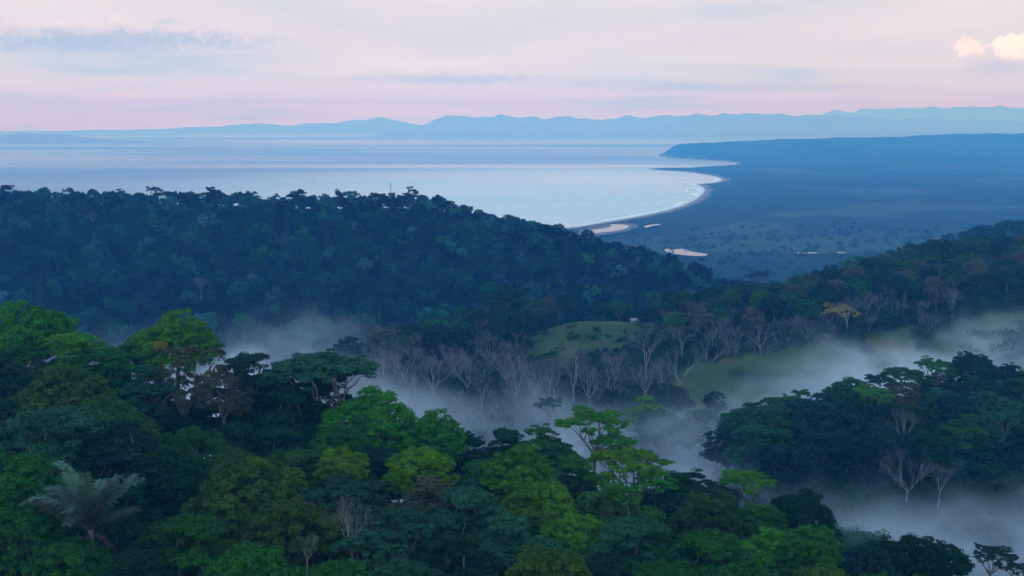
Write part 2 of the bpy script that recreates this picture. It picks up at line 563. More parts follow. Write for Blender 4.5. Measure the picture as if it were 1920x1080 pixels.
# surf along the beach: ragged foam lines
fv, ff = [], []
sel = [i for i in range(len(coast)) if 1900 < coast[i][1] < 7300 and coast[i][0] > 100]
cc = coast[sel]
seg = np.linalg.norm(np.diff(cc, axis=0), axis=1); cum = np.concatenate(([0], np.cumsum(seg)))
tt = np.arange(0, cum[-1], 12.0)
lx, ly = np.interp(tt, cum, cc[:, 0]), np.interp(tt, cum, cc[:, 1])
tx, ty = np.gradient(lx), np.gradient(ly)
nn = np.hypot(tx, ty) + 1e-9
nx, ny = -ty / nn, tx / nn                          # seaward is left of the walk
for off, wd, thr in ((2, 18, 0.28), (44, 11, 0.46), (84, 8, 0.55)):
    f1 = fbm(tt / 110. + off, tt * 0 + off, 4)
    a0 = off + 14 * fbm(tt / 60., tt * 0 + 3.3 + off, 3)
    ww = wd * np.clip((f1 - thr) * 3.0, 0, 1) + 0.0
    ww = ww * sstep(1900, 2400, ly) * (1 - 0.5 * sstep(4300, 4700, ly))
    k = len(fv) and sum(len(v) for v in fv)
    A_ = np.column_stack((lx + nx * a0, ly + ny * a0, np.full(len(tt), 0.35)))
    B_ = np.column_stack((lx + nx * (a0 + ww), ly + ny * (a0 + ww), np.full(len(tt), 0.35)))
    fv.append(np.concatenate((A_, B_)))
    i = np.arange(len(tt) - 1); i = i[(ww[:-1] > 0.5) & (ww[1:] > 0.5)]
    ff.append(np.stack((i, i + 1, i + 1 + len(tt), i + len(tt)), 1) + k)
tag(link("surf_foam", mesh_np("surf_foam", np.concatenate(fv), np.concatenate(ff), M_FOAM)), "white surf breaking along the curved beach", kind="stuff")


# far ranges across the gulf
def far_range(name, Y, pts, depth, lab, rough=0.12, seed=0, apron=0):
    xs = np.arange(pts[0][0], pts[-1][0] + 1, 4.0)
    ys = np.interp(xs, [p[0] for p in pts], [p[1] for p in pts])
    ys = ys + (fbm(xs / 26. + seed * 7, xs * 0 + seed, 4) - 0.5) * 13.0 * np.clip((247 - ys) / 20., 0.15, 1)
    crest = np.array([P(a, b_, Y) for a, b_ in zip(xs, ys)])
    rows = []
    prof = [(-1.0, 0.0), (-0.8, 0.10), (-0.6, 0.28), (-0.4, 0.50), (-0.2, 0.80), (0.0, 1.0), (0.3, 0.6), (0.7, 0.0)]
    for t, hgt in prof:
        yy = Y + t * depth
        x = crest[:, 0]
        nz = fbm(x / 900. + seed, x * 0 + yy / 900., 4) - 0.5
        zz = np.maximum(crest[:, 2], 2) * hgt * (1 + rough * 2.2 * nz * (1 if t else 0.25)) + (-20 if hgt == 0 else 0)
        rows.append(np.column_stack((x, np.full(len(x), yy) + 300 * nz, zz)))
    V = np.concatenate(rows); n = len(xs)
    i = np.arange((len(prof) - 1) * n).reshape(-1, n)[:, :-1].ravel()
    tag(link(name, mesh_np(name, V, np.stack((i, i + 1, i + n + 1, i + n), 1), M_HILL, True)), lab, kind="structure")


far_range("hills", 20300, [(720, 243), (780, 241), (815, 226), (835, 218), (870, 216), (920, 215.5), (985, 218), (1010, 222), (1040, 221), (1060, 217), (1080, 221), (1130, 222), (1165, 217), (1200, 219),
                           (1240, 215), (1300, 217), (1340, 213), (1360, 210.5), (1400, 212), (1470, 216), (1530, 215), (1600, 219), (1760, 226), (2100, 224), (2500, 232)], 1500, "blue range of hills across the gulf", 0.2, 3.1)
far_range("hills", 25500, [(-500, 246), (0, 246), (240, 243), (330, 240), (420, 236), (480, 232), (540, 234), (600, 231), (680, 226), (720, 221), (745, 227), (800, 236), (900, 236)], 1200, "low pale range on the gulf's far side", 0.2, 9.4)
far_range("hills", 27500, [(1350, 226), (1500, 217), (1545, 210), (1600, 207), (1660, 204.5), (1740, 203), (1800, 199.5), (1850, 199), (1920, 202), (2100, 198), (2500, 210)], 1200, "faint high mountains behind the gulf hills", 0.2, 5.4)
far_range("coastal_lowland", 17300, [(690, 255.5), (740, 253), (820, 250.5), (900, 249), (1300, 248.5), (1700, 247), (2400, 245)], 700, "flat dark shore below the blue hills", 0.1, 1.4)
far_range("hills", 12800, [(-300, 255), (0, 254), (35, 248.5), (70, 251), (110, 251), (160, 258), (200, 263)], 600, "hazy blue island with a low peak", 0.2, 7.7)
far_range("hills", 11800, [(-300, 262), (100, 262), (180, 263.5), (240, 262.5), (268, 266)], 300, "long low hazy island", 0.1, 2.2)

# ------------------------------------------------------------------ trees
def tube(pts, radii, sides=5):
    pts = np.asarray(pts, float); n = len(pts)
    d = np.gradient(pts, axis=0); d /= np.linalg.norm(d, axis=1)[:, None] + 1e-9
    ref = np.where(np.abs(d[:, 2:3]) > 0.9, np.array([[1., 0, 0]]), np.array([[0, 0, 1.]]))
    u = np.cross(d, ref); u /= np.linalg.norm(u, axis=1)[:, None] + 1e-9
    v = np.cross(d, u)
    a = np.arange(sides) * 2 * math.pi / sides
    V = pts[:, None] + (np.cos(a)[None, :, None] * u[:, None] + np.sin(a)[None, :, None] * v[:, None]) * np.asarray(radii)[:, None, None]
    i = np.arange(n - 1)[:, None] * sides; j = np.arange(sides)[None]; k = (j + 1) % sides
    F = np.stack((i + j, i + k, i + sides + k, i + sides + j), 2).reshape(-1, 4)
    return V.reshape(-1, 3), F


class Geo:
    def __init__(s): s.v, s.f, s.n = [], [], 0
    def add(s, V, F):
        s.v.append(V); s.f.append(F + s.n); s.n += len(V)
    def tube(s, *a, **k): s.add(*tube(*a, **k))
    def mesh(s, name, mat, smooth=False): return mesh_np(name, np.concatenate(s.v), np.concatenate(s.f), mat, smooth)


def unit(v): return v / (np.linalg.norm(v, axis=-1, keepdims=True) + 1e-9)


def leaves(g, centers, radii, flat, per, size, rng, up=0.25, droop=0.0, jitter=0.3):
    """leaf blades on the skin of many small balls"""
    n = len(centers)
    c = np.repeat(centers, per, 0); r = np.repeat(radii, per)[:, None]
    d = unit(rng.normal(size=(n * per, 3)))
    d[:, 2] = np.where(d[:, 2] < -0.25, -d[:, 2] * 0.6, d[:, 2])
    d = unit(d)
    p = c + d * r * rng.uniform(0.72, 1.06, (n * per, 1)) * np.array([1, 1, flat])
    nrm = unit(d * np.array([1, 1, 1 / max(flat, .4)]) * (1 - up) + np.array([0, 0, up]) + rng.normal(size=d.shape) * jitter)
    t = unit(np.cross(nrm, rng.normal(size=d.shape)))
    t[:, 2] -= droop; t = unit(t)
    b_ = unit(np.cross(nrm, t))
    s = size * rng.uniform(0.5, 1.55, (n * per, 1))
    q = np.stack((p - t * s * .5, p - b_ * s * .30 + nrm * s * .10, p + t * s * .55, p + b_ * s * .30 + nrm * s * .10), 1).reshape(-1, 3)
    g.add(q, np.arange(n * per * 4).reshape(-1, 4))


LOD = {'hi': (14, 88, 0.27), 'mid': (9, 22, 0.66), 'lo': (5, 14, 1.25)}


def limb(g, a, b_, r0, r1, rng, lift=0.15, sides=5):
    a, b_ = np.asarray(a, float), np.asarray(b_, float)
    L_ = np.linalg.norm(b_ - a)
    m1 = a * 0.66 + b_ * 0.34 + np.array([0, 0, L_ * lift]) * 0.7 + rng.normal(size=3) * L_ * 0.04
    m2 = a * 0.33 + b_ * 0.67 + np.array([0, 0, L_ * lift]) + rng.normal(size=3) * L_ * 0.05
    g.tube([a, m1, m2, b_], [r0, r0 * .7 + r1 * .3, r0 * .4 + r1 * .6, r1], sides=sides)


def crown_lobes(kind, rng, Rr):
    """centres and radii of the main foliage masses, and their flatness; the crown's top is at z = 0"""
    if kind == 'dome':
        n = 32
        k = np.arange(n) + 0.5
        zc_ = 1 - 1.5 * k / n
        az = k * 2.39996 + rng.rand() * 6
        rr = np.sqrt(np.maximum(0, 1 - zc_ ** 2))
        lr = Rr * rng.uniform(0.23, 0.36, n)
        c = np.stack((np.cos(az) * rr, np.sin(az) * rr, zc_), 1)
        c = c * (Rr * rng.uniform(0.86, 1.06, n) - lr * 0.9)[:, None] * np.array([1, 1, 0.80]) + rng.normal(size=(n, 3)) * Rr * 0.05
        fl = 0.8
    elif kind == 'umbrella':
        n = 15
        rho = np.sqrt((np.arange(n) + 0.3) / n); az = np.arange(n) * 2.39996 + rng.rand() * 6
        lr = Rr * rng.uniform(0.20, 0.34, n)
        c = np.stack((np.cos(az) * rho * Rr * .82, np.sin(az) * rho * Rr * .82, -0.30 * Rr * rho ** 2 + rng.normal(size=n) * Rr * .07), 1)
        fl = 0.42
    elif kind == 'layered':
        n = 34
        lev = rng.randint(0, 6, n)
        rho = rng.uniform(0.1, 0.85, n) * (0.45 + 0.55 * np.minimum(lev / 2., 1)); az = np.arange(n) * 2.39996 + rng.rand() * 6
        lr = Rr * rng.uniform(0.24, 0.38, n)
        c = np.stack((np.cos(az) * rho * Rr, np.sin(az) * rho * Rr, -lev * Rr * .23 - rho * Rr * 0.12), 1)
        fl = 0.34
    elif kind == 'oval':
        n = 22
        t = rng.rand(n); az = np.arange(n) * 2.39996
        rr = np.sin(np.clip(t * 0.85 + 0.12, 0, 1) * math.pi) ** 0.6 * Rr * 0.62
        lr = Rr * rng.uniform(0.26, 0.40, n)
        c = np.stack((np.cos(az) * rr, np.sin(az) * rr, -t * Rr * 1.7), 1)
        fl = 0.85
    elif kind == 'sparse':
        n = 20
        rho = np.sqrt(rng.rand(n)); az = np.arange(n) * 2.39996
        lr = Rr * rng.uniform(0.16, 0.28, n)
        c = np.stack((np.cos(az) * rho * Rr * .8, np.sin(az) * rho * Rr * .8, -rng.rand(n) * Rr * 0.9 - 0.25 * Rr * rho ** 2), 1)
        fl = 0.9
    c[:, 2] -= (c[:, 2] + lr * fl).max()
    return c, lr, fl


def make_proto(kind, lod, seed, height=19.0, Rr=6.0, bark=None, per_mul=1.0):
    rng = np.random.RandomState(seed)
    c, lr, fl = crown_lobes(kind, rng, Rr)
    nsub, per, size = LOD[lod]
    per = max(4, int(per * per_mul))
    g = Geo()
    n = len(c)
    sub_d = unit(rng.normal(size=(n, nsub, 3)) + np.array([0, 0, 0.45]) + unit(c - np.array([0, 0, -Rr * .6]))[:, None] * 0.5)
    sub_c = c[:, None] + sub_d * lr[:, None, None] * np.array([0.86, 0.86, 0.86 * fl])
    stray = rng.rand(n, nsub, 1) < 0.10
    sub_c = sub_c + np.where(stray, sub_d * lr[:, None, None] * 0.35, 0)
    sub_r = lr[:, None] * rng.uniform(0.26, 0.44, (n, nsub))
    sparse = kind == 'sparse'
    leaves(g, sub_c.reshape(-1, 3) + np.array([0, 0, height]), sub_r.ravel(), max(fl, 0.5), per, size * (0.8 if sparse else 1), rng,
           up=0.15 if sparse else 0.22, droop=0.8 if sparse else 0.0, jitter=0.9 if sparse else 0.28)
    crown = g.mesh("crown", M_LEAF)
    # trunk with its limbs
    t = Geo()
    depth = {'dome': 1.2, 'umbrella': 0.95, 'layered': 1.3, 'oval': 1.5, 'sparse': 1.4}[kind] * Rr
    fork = np.array([rng.normal() * .4, rng.normal() * .4, height - depth - (0.25 * Rr if kind == 'umbrella' else 0)])
    sides = 6 if lod != 'lo' else 4
    t.tube([(0, 0, -22), (0, 0, 0), fork * np.array([.5, .5, .55]), fork], [.42, .40, .30, .24], sides=sides)
    nl = n if lod != 'lo' else 6
    order = rng.permutation(n)[:nl]
    mains = []
    for k in range(4 if lod == 'lo' else 6):
        az = k * 2 * math.pi / 6 + rng.rand() * .6
        e = fork + np.array([math.cos(az) * Rr * .34, math.sin(az) * Rr * .34, depth * .45])
        limb(t, fork, e, .20, .11, rng, 0.05, sides=sides - 1); mains.append(e)
    mains = np.array(mains)
    for k in order:
        e = c[k] + np.array([0, 0, height - lr[k] * 0.2 * fl])
        s = mains[np.argmin(np.linalg.norm(mains - e, axis=1))]
        limb(t, s, e, .11, .04, rng, 0.06, sides=4 if lod != 'lo' else 3)
    trunk = t.mesh("trunk", bark or M_BARK, True)
    return dict(crown=crown, trunk=trunk, H=height, W=2 * Rr)


def make_bare(seed, height=18.0, spread=0.48, levels=6, mat=None, vase=True, fan=0.30, stem=0.12, n0=4):
    """leafless tree: forked limbs and fine twigs"""
    rng = np.random.RandomState(seed)
    t, tw = Geo(), Geo()
    ends = []

    def grow(p, d, ln, r, lev):
        mid = p + d * ln * .5 + rng.normal(size=3) * ln * .05
        e = p + d * ln + rng.normal(size=3) * ln * .06
        (t if lev < 3 else tw).tube([p, mid, e], [r, r * .85, r * .68], sides=5 if lev < 2 else 3)
        if lev >= levels: return
        k = 3 if lev < 2 else rng.randint(2, 4)
        for i in range(k):
            ax = unit(np.cross(d, rng.normal(size=3)))
            a = spread * rng.uniform(0.55, 1.25)
            nd = unit(d * math.cos(a) + ax * math.sin(a) + np.array([0, 0, 0.12]))
            grow(e if i else e, nd, ln * rng.uniform(0.58, 0.84), r * rng.uniform(.5, .66), lev + 1)

    t.tube([(0, 0, -12), (0, 0, 0), (0.1, 0, height * stem)], [.30, .26, .22], sides=6)
    for i in range(n0):
        az = i * 2 * math.pi / n0 + rng.rand()
        tilt = (fan + 0.2 * rng.rand()) if vase else 0.05
        d = unit(np.array([math.cos(az) * tilt, math.sin(az) * tilt, 1.0]))
        grow(np.array([0.1, 0, height * stem]), d, height * .27, .15, 1 if vase else 0)
    return dict(crown=tw.mesh("crown", mat or M_TWIG), trunk=t.mesh("trunk", M_PALEBARK, True), H=height, W=height * 0.8)


PROTO = {}
for kd, seeds in (('dome', (1, 2, 3)), ('umbrella', (4, 5)), ('layered', (6, 7)), ('oval', (8, 9)), ('sparse', (10,))):
    for lod in ('hi', 'mid', 'lo'):
        if kd == 'sparse' and lod == 'lo': continue
        PROTO[kd, lod] = [make_proto(kd, lod, s * 7 + 1, per_mul=0.62 if kd == 'sparse' else (0.8 if kd == 'umbrella' else 1.0)) for s in seeds]
PROTO['bare', 'mid'] = [make_bare(s, levels=7, fan=f_, stem=st_, n0=n_, spread=sp_) for s, f_, st_, n_, sp_ in ((1, .3, .12, 4, .46), (2, .2, .25, 3, .52), (3, .4, .08, 5, .42), (4, .15, .32, 3, .6), (5, .35, .18, 4, .5))]
PROTO['barewide', 'mid'] = [make_bare(s, spread=0.36, levels=7, fan=0.5, stem=0.03, n0=6) for s in (21,)]

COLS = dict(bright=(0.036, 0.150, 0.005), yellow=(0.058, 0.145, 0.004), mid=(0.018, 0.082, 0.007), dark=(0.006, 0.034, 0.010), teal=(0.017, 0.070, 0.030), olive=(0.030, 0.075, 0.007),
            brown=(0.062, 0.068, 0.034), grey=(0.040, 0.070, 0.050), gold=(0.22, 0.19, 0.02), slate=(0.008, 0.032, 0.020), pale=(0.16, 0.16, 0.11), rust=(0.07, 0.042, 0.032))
WORD = dict(bright='bright green', yellow='yellow-green', mid='mid-green', dark='dark green', teal='teal', olive='olive', brown='brownish', grey='grey-green', slate='slate-green')
SHAPE = dict(dome='domed tree', umbrella='umbrella tree', layered='layered tree', oval='upright tree')
USED = set()


def beside_label(x, Y, colr, kd, named, size=""):
    """a label that places a tree by the nearest named trees"""
    px = PX(x, Y)
    near_ = sorted(named, key=lambda n: (n[0] - x) ** 2 + (n[1] - Y) ** 2)
    for wd_ in (size, "", "low", "small", "broad"):
        for nx_, nY, lab in near_[:5]:
            lab = lab.split(",")[0]
            dx = px - PX(nx_, nY)
            rel = ("right of" if dx > 0 else "left of") if abs(dx) > 45 else ("behind" if Y > nY else "in front of")
            t_ = " ".join(f"{wd_} {WORD[colr]} {SHAPE[kd]} {rel} the {lab}".split())
            if t_ not in USED and len(t_.split()) <= 16:
                USED.add(t_)
                return t_
    return None


def jitter_col(c, amt=0.18):
    k = 1 + random.uniform(-amt, amt)
    return tuple(max(0.004, v * k * (1 + random.uniform(-amt, amt) * .5)) for v in c) + (1.0,)


def place_tree(name, proto, top, width, color, label, group=None, cat="tree", zscale=1.0, ground=None, rot=None):
    """stand a tree so that its crown's top is at top and its crown is width metres wide"""
    s = width / proto["W"]
    gz = ground if ground is not None else float(GZfun(top[0], top[1]))
    root = bpy.data.objects.new(name, None)
    root.empty_display_size = 1
    C.objects.link(root)
    root.location = (top[0], top[1], gz)
    root.rotation_euler = (0, 0, random.uniform(0, 6.28) if rot is None else rot)
    root.scale = (s, s, s * zscale)
    tag(root, label, cat, group)
    dz = (top[2] - gz) / (s * zscale) - proto["H"]
    for nm, key in (("trunk", "trunk"), ("crown", "crown")):
        o_ = bpy.data.objects.new(nm, proto[key])
        o_.parent = root
        o_.location = (0, 0, dz)
        if nm == "crown": o_.color = jitter_col(color)
        C.objects.link(o_)
    return root


_gz_cache = {}


def GZfun(x, y):
    if y < 1150:
        return float(max(near_z(x, y)[0], 2))
    z, _ = ground_z(np.array([x]), np.array([y]))
    return z[0]


def pick(kd, lod): return random.choice(PROTO[kd, lod])


# ---- the near slope, tree by tree: column, row of the crown's top, distance, crown width in pixels, form, colour, label
NEAR = [
    (45, 567, 168, 200, 'dome', 'bright', "bright green domed tree at the frame's edge, against the blue ridge"),
    (325, 583, 166, 165, 'dome', 'bright', "tall bright green rounded tree standing above its neighbours, against the ridge"),
    (255, 640, 168, 100, 'dome', 'mid', "small green crown tucked under the tall rounded tree's edge"),
    (390, 640, 169, 70, 'umbrella', 'bright', "low green bough tree hanging beside the tall rounded tree"),
    (300, 640, 160, 26, 'dome', 'gold', "tiny yellow flowering crown below the tall rounded tree"),
    (130, 628, 160, 150, 'layered', 'bright', "layered green tree with see-through pads below the edge dome"),
    (205, 655, 156, 120, 'layered', 'mid', "flat-topped green tree stepping down from the layered tree"),
    (40, 650, 158, 120, 'umbrella', 'mid', "shaded green tree under the frame-edge dome"),
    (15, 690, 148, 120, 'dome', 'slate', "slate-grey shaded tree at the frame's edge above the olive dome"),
    (120, 692, 142, 190, 'dome', 'olive', "broad olive-green domed tree among darker crowns"),
    (200, 748, 136, 110, 'dome', 'mid', "mid-green dome leaning out of the broad olive dome"),
    (275, 690, 150, 120, 'layered', 'teal', "teal layered tree between the olive dome and the brown tree"),
    (345, 655, 152, 190, 'sparse', 'brown', "thin brown drooping tree with bare twigs showing"),
    (420, 700, 148, 130, 'sparse', 'brown', "second thin brown tree, lower and beside the dark spreading tree"),
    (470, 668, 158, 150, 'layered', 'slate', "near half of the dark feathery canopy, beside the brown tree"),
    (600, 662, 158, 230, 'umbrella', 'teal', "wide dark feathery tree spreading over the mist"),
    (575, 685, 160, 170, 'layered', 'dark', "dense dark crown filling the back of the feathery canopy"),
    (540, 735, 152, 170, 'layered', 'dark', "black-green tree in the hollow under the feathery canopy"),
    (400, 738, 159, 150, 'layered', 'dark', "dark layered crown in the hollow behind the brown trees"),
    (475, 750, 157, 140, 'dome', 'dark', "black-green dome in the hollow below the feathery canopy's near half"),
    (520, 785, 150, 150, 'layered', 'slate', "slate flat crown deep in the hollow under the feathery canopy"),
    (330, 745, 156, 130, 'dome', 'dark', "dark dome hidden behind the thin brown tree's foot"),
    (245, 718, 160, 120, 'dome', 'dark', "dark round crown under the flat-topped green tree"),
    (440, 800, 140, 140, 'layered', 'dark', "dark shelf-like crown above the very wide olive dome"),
    (60, 725, 150, 120, 'layered', 'dark', "dark crown under the slate tree at the frame's edge"),
    (100, 772, 120, 290, 'layered', 'teal', "wide flat teal tree with pale leaf tips above the palm"),
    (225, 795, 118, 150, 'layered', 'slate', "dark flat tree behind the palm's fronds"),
    (10, 845, 102, 190, 'dome', 'mid', "rich green domed tree at the frame's edge beside the palm"),
    (370, 805, 126, 130, 'oval', 'mid', "upright green tree rising from the dark gap right of the palm"),
    (330, 850, 118, 140, 'dome', 'dark', "dark green dome in the shade behind the upright green tree"),
    (690, 738, 152, 190, 'dome', 'bright', "bright green dome beside the drifting mist, below the feathery tree"),
    (810, 772, 152, 140, 'dome', 'bright', "second bright green dome stepping down along the mist"),
    (640, 790, 146, 150, 'dome', 'mid', "mid-green crown under the bright dome beside the mist"),
    (870, 815, 154, 110, 'layered', 'dark', "dark layered tree at the low saddle of the skyline"),
    (640, 842, 122, 100, 'dome', 'yellow', "small yellow-green dome above the pale-limbed tree"),
    (560, 850, 128, 130, 'layered', 'olive', "olive layered tree left of the small yellow-green dome"),
    (790, 840, 126, 140, 'dome', 'yellow', "rounded yellow-green dome in the middle of the slope"),
    (720, 850, 136, 120, 'layered', 'slate', "shaded tree in the gap between two yellow-green domes"),
    (470, 868, 112, 250, 'dome', 'olive', "very wide olive dome with soft leaf texture"),
    (560, 935, 102, 240, 'dome', 'olive', "broad olive-green dome in front of the very wide one"),
    (420, 945, 104, 200, 'layered', 'olive', "flat olive tree shelving out over a dark gap"),
    (350, 980, 96, 220, 'layered', 'mid', "low flat green tree with pale twigs beneath"),
    (470, 1030, 90, 220, 'dome', 'mid', "green dome at the bottom edge below the olive crowns"),
    (130, 1010, 92, 190, 'dome', 'mid', "green rounded tree at the bottom, under the palm"),
    (30, 960, 96, 190, 'dome', 'mid', "green low crown in the bottom corner below the edge dome"),
    (250, 1040, 90, 160, 'layered', 'dark', "dark low tree at the bottom edge right of the palm"),
    (640, 905, 112, 170, 'umbrella', 'teal', "grey-teal airy tree carried on long pale limbs"),
    (740, 960, 104, 190, 'umbrella', 'teal', "grey-teal bushy tree beside the pale forked limbs"),
    (700, 1000, 98, 170, 'umbrella', 'teal', "low grey-teal tree hanging over the bottom edge"),
    (800, 900, 118, 150, 'layered', 'brown', "brownish thin-leaved tree under the rounded yellow-green dome"),
    (960, 838, 128, 200, 'dome', 'yellow', "golden-green domed tree, the brightest of the slope"),
    (1010, 900, 122, 170, 'dome', 'yellow', "lower golden-green crown below the brightest dome"),
    (900, 870, 128, 130, 'layered', 'teal', "teal tree tucked left of the golden-green domes"),
    (870, 925, 112, 180, 'layered', 'teal', "layered teal tree with streaked pads"),
    (960, 985, 102, 240, 'layered', 'teal', "wide teal layered tree above the bottom dome"),
    (850, 1010, 96, 200, 'layered', 'dark', "dark layered tree left of the bottom dome"),
    (1030, 1028, 88, 200, 'dome', 'olive', "olive-green cauliflower-like dome cut by the bottom edge"),
    (1110, 772, 156, 140, 'umbrella', 'bright', "high green umbrella tree with pale limbs against the mist"),
    (1150, 815, 152, 90, 'umbrella', 'bright', "short umbrella tree stepping down from the high one"),
    (1020, 805, 158, 130, 'layered', 'mid', "mid-green skyline tree left of the high umbrella tree"),
    (950, 808, 162, 110, 'layered', 'dark', "dark spiky skyline tree at the edge of the mist"),
    (1180, 845, 146, 170, 'umbrella', 'yellow', "open yellow-green tree letting the mist show between limbs"),
    (1080, 860, 142, 130, 'layered', 'mid', "green crown in the fork between golden dome and open tree"),
    (1230, 890, 142, 90, 'umbrella', 'bright', "small open crown low on the open tree's outer side"),
    (1150, 915, 122, 220, 'layered', 'mid', "wide soft green tree below the open yellow-green tree"),
    (1080, 965, 112, 130, 'dome', 'yellow', "bright yellow-green tuft among shaded crowns"),
    (1200, 985, 108, 220, 'layered', 'teal', "broad shaded green tree in the lower middle"),
    (1290, 897, 142, 150, 'umbrella', 'dark', "dark flat-boughed tree reaching toward the open tree"),
    (1330, 925, 134, 150, 'dome', 'olive', "olive dome with mist gleaming through its lower boughs"),
    (1402, 886, 146, 115, 'umbrella', 'bright', "lone umbrella-shaped tree on thin limbs against the mist"),
    (1420, 945, 134, 130, 'dome', 'mid', "green dome below the lone umbrella-shaped tree"),
    (1500, 925, 140, 130, 'dome', 'dark', "dark round tree at the end of the skyline"),
    (1555, 985, 142, 70, 'oval', 'slate', "small blue-dark tree beside the bushy knoll"),
    (1450, 1000, 116, 190, 'dome', 'bright', "green dome below the dark round tree"),
    (1520, 990, 112, 130, 'dome', 'mid', "green rounded tree on the outer shoulder of the slope"),
    (1330, 1010, 104, 230, 'layered', 'mid', "soft green tree at the bottom, inward of the shoulder domes"),
    (1690, 1002, 136, 190, 'dome', 'dark', "big dark dome below the misty knoll"),
    (1770, 1020, 134, 110, 'dome', 'dark', "dark green shoulder crown at the mist's edge"),
    (1620, 1030, 124, 150, 'dome', 'slate', "shaded crown left of the big dark dome"),
    (1865, 1028, 118, 90, 'umbrella', 'slate', "small lacy dark tree in the bottom corner against mist"),
    (1905, 1058, 112, 60, 'umbrella', 'slate', "tiny lacy tree at the very bottom corner"),
    (1120, 1050, 92, 190, 'layered', 'dark', "dark crown at the bottom edge right of the cauliflower dome"),
    (1250, 1065, 90, 180, 'layered', 'mid', "green crown just showing along the bottom edge"),
    (1400, 1060, 94, 200, 'dome', 'mid', "green dome rising from the bottom edge below the shoulder"),
    (1550, 1060, 98, 170, 'dome', 'olive', "olive crown cut by the bottom edge near the dark dome"),
    (640, 1050, 88, 150, 'dome', 'mid', "small green dome under the pale forked limbs"),
    (760, 1060, 88, 140, 'umbrella', 'teal', "teal crown with pale twigs at the bottom edge"),
]
NAMES = dict(dome='domed_tree', umbrella='umbrella_tree', layered='layered_tree', oval='upright_tree', sparse='thin_tree')
near_xy = []
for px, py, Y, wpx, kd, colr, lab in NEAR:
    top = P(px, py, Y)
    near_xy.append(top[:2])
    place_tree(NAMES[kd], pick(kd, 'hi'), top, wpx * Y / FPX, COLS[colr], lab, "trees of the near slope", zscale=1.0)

# filler trees of the near slope, lower than their named neighbours
cnt = 0
NAMED_NEAR = [(*P(a[0], a[1], a[2])[:2], a[6]) for a in NEAR]
for tries in range(4000):
    Y = random.uniform(70, 172); px = random.uniform(-80, 2000)
    x = (px - 960) / FPX * (Y * math.cos(PITCH) + 40 * math.sin(PITCH))
    lim = np.interp(px, [0, 700, 1200, 1500, 1700, 1950], [176, 168, 158, 148, 146, 128])
    if Y > lim: continue
    if min(np.hypot(a[0] - x, a[1] - Y) for a in near_xy) < 5.3: continue
    near_xy.append(np.array((x, Y)))
    gz = GZfun(x, Y)
    kd = random.choice(('dome', 'dome', 'layered', 'layered', 'oval'))
    wd = random.uniform(8, 11)
    colr = random.choice(('mid', 'dark', 'dark', 'olive', 'slate'))
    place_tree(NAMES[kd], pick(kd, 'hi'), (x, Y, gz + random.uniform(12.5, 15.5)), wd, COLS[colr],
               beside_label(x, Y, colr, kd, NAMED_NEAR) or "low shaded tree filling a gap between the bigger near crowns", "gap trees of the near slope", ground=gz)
    cnt += 1
print("near filler", cnt)

# ---- wooded knoll on the right in the middle distance
KNOLL = [
    (1825, 660, 276, 100, 'dome', 'dark', "tall dark dome crowning the misty knoll"),
    (1760, 675, 276, 90, 'umbrella', 'mid', "green umbrella tree beside the knoll's tallest dome"),
    (1700, 692, 274, 100, 'umbrella', 'mid', "spreading green tree on the knoll's upper skyline"),
    (1650, 705, 272, 70, 'umbrella', 'dark', "dark spiky small tree on the knoll's skyline"),
    (1595, 712, 268, 110, 'dome', 'mid', "rounded green tree in the middle of the knoll's skyline"),
    (1640, 725, 262, 90, 'umbrella', 'bright', "lighter green flat tree on the knoll's front"),
    (1500, 735, 266, 90, 'layered', 'mid', "layered tree at the low end of the knoll's skyline"),
    (1520, 745, 258, 170, 'dome', 'slate', "big greyish dome filling the knoll's misty end"),
    (1450, 765, 256, 120, 'layered', 'teal', "misty teal tree at the knoll's lower end"),
    (1590, 770, 250, 150, 'dome', 'slate', "big smoky dome on the knoll's front face"),
    (1700, 720, 262, 100, 'sparse', 'brown', "brown-leaved tree high on the knoll's front"),
    (1760, 735, 256, 130, 'layered', 'teal', "teal tree with pale leaf tips on the knoll's face"),
    (1860, 715, 262, 160, 'dome', 'slate', "wide smooth crown right of the knoll's tallest dome"),
    (1830, 780, 250, 150, 'layered', 'teal', "large layered teal tree hanging down the knoll"),
    (1760, 800, 246, 130, 'layered', 'teal', "layered teal tree above the white bare tree"),
    (1900, 770, 252, 140, 'dome', 'dark', "dark crown at the frame's edge on the knoll"),
    (1680, 790, 248, 110, 'dome', 'dark', "dark crown in the middle of the knoll's face"),
    (1540, 815, 244, 130, 'layered', 'slate', "lower smoky tree at the knoll's foot, misty side"),
    (1620, 840, 240, 120, 'dome', 'slate', "shadowed crown at the knoll's foot left of the white bare tree"),
    (1850, 850, 238, 130, 'layered', 'dark', "low dark tree at the knoll's foot toward the frame's edge"),
    (1920, 850, 240, 120, 'layered', 'slate', "misty low tree at the frame's edge below the knoll"),
    (1780, 870, 238, 90, 'oval', 'dark', "narrow dark tree behind the white bare tree"),
    (1890, 690, 300, 80, 'umbrella', 'slate', "grey misty tree behind the knoll"),
    (1400, 762, 262, 110, 'dome', 'teal', "soft teal dome at the knoll's very end, above the mist"),
    (1455, 748, 266, 100, 'layered', 'mid', "green layered tree where the knoll's skyline starts"),
    (1370, 800, 258, 100, 'layered', 'slate', "slate tree standing out from the knoll's end in mist"),
    (1420, 800, 248, 110, 'layered', 'teal', "faint teal tree sinking into the mist at the knoll's end"),
    (1470, 835, 242, 110, 'layered', 'slate', "grey tree half lost in mist below the knoll's end"),
]
knoll_xy = []
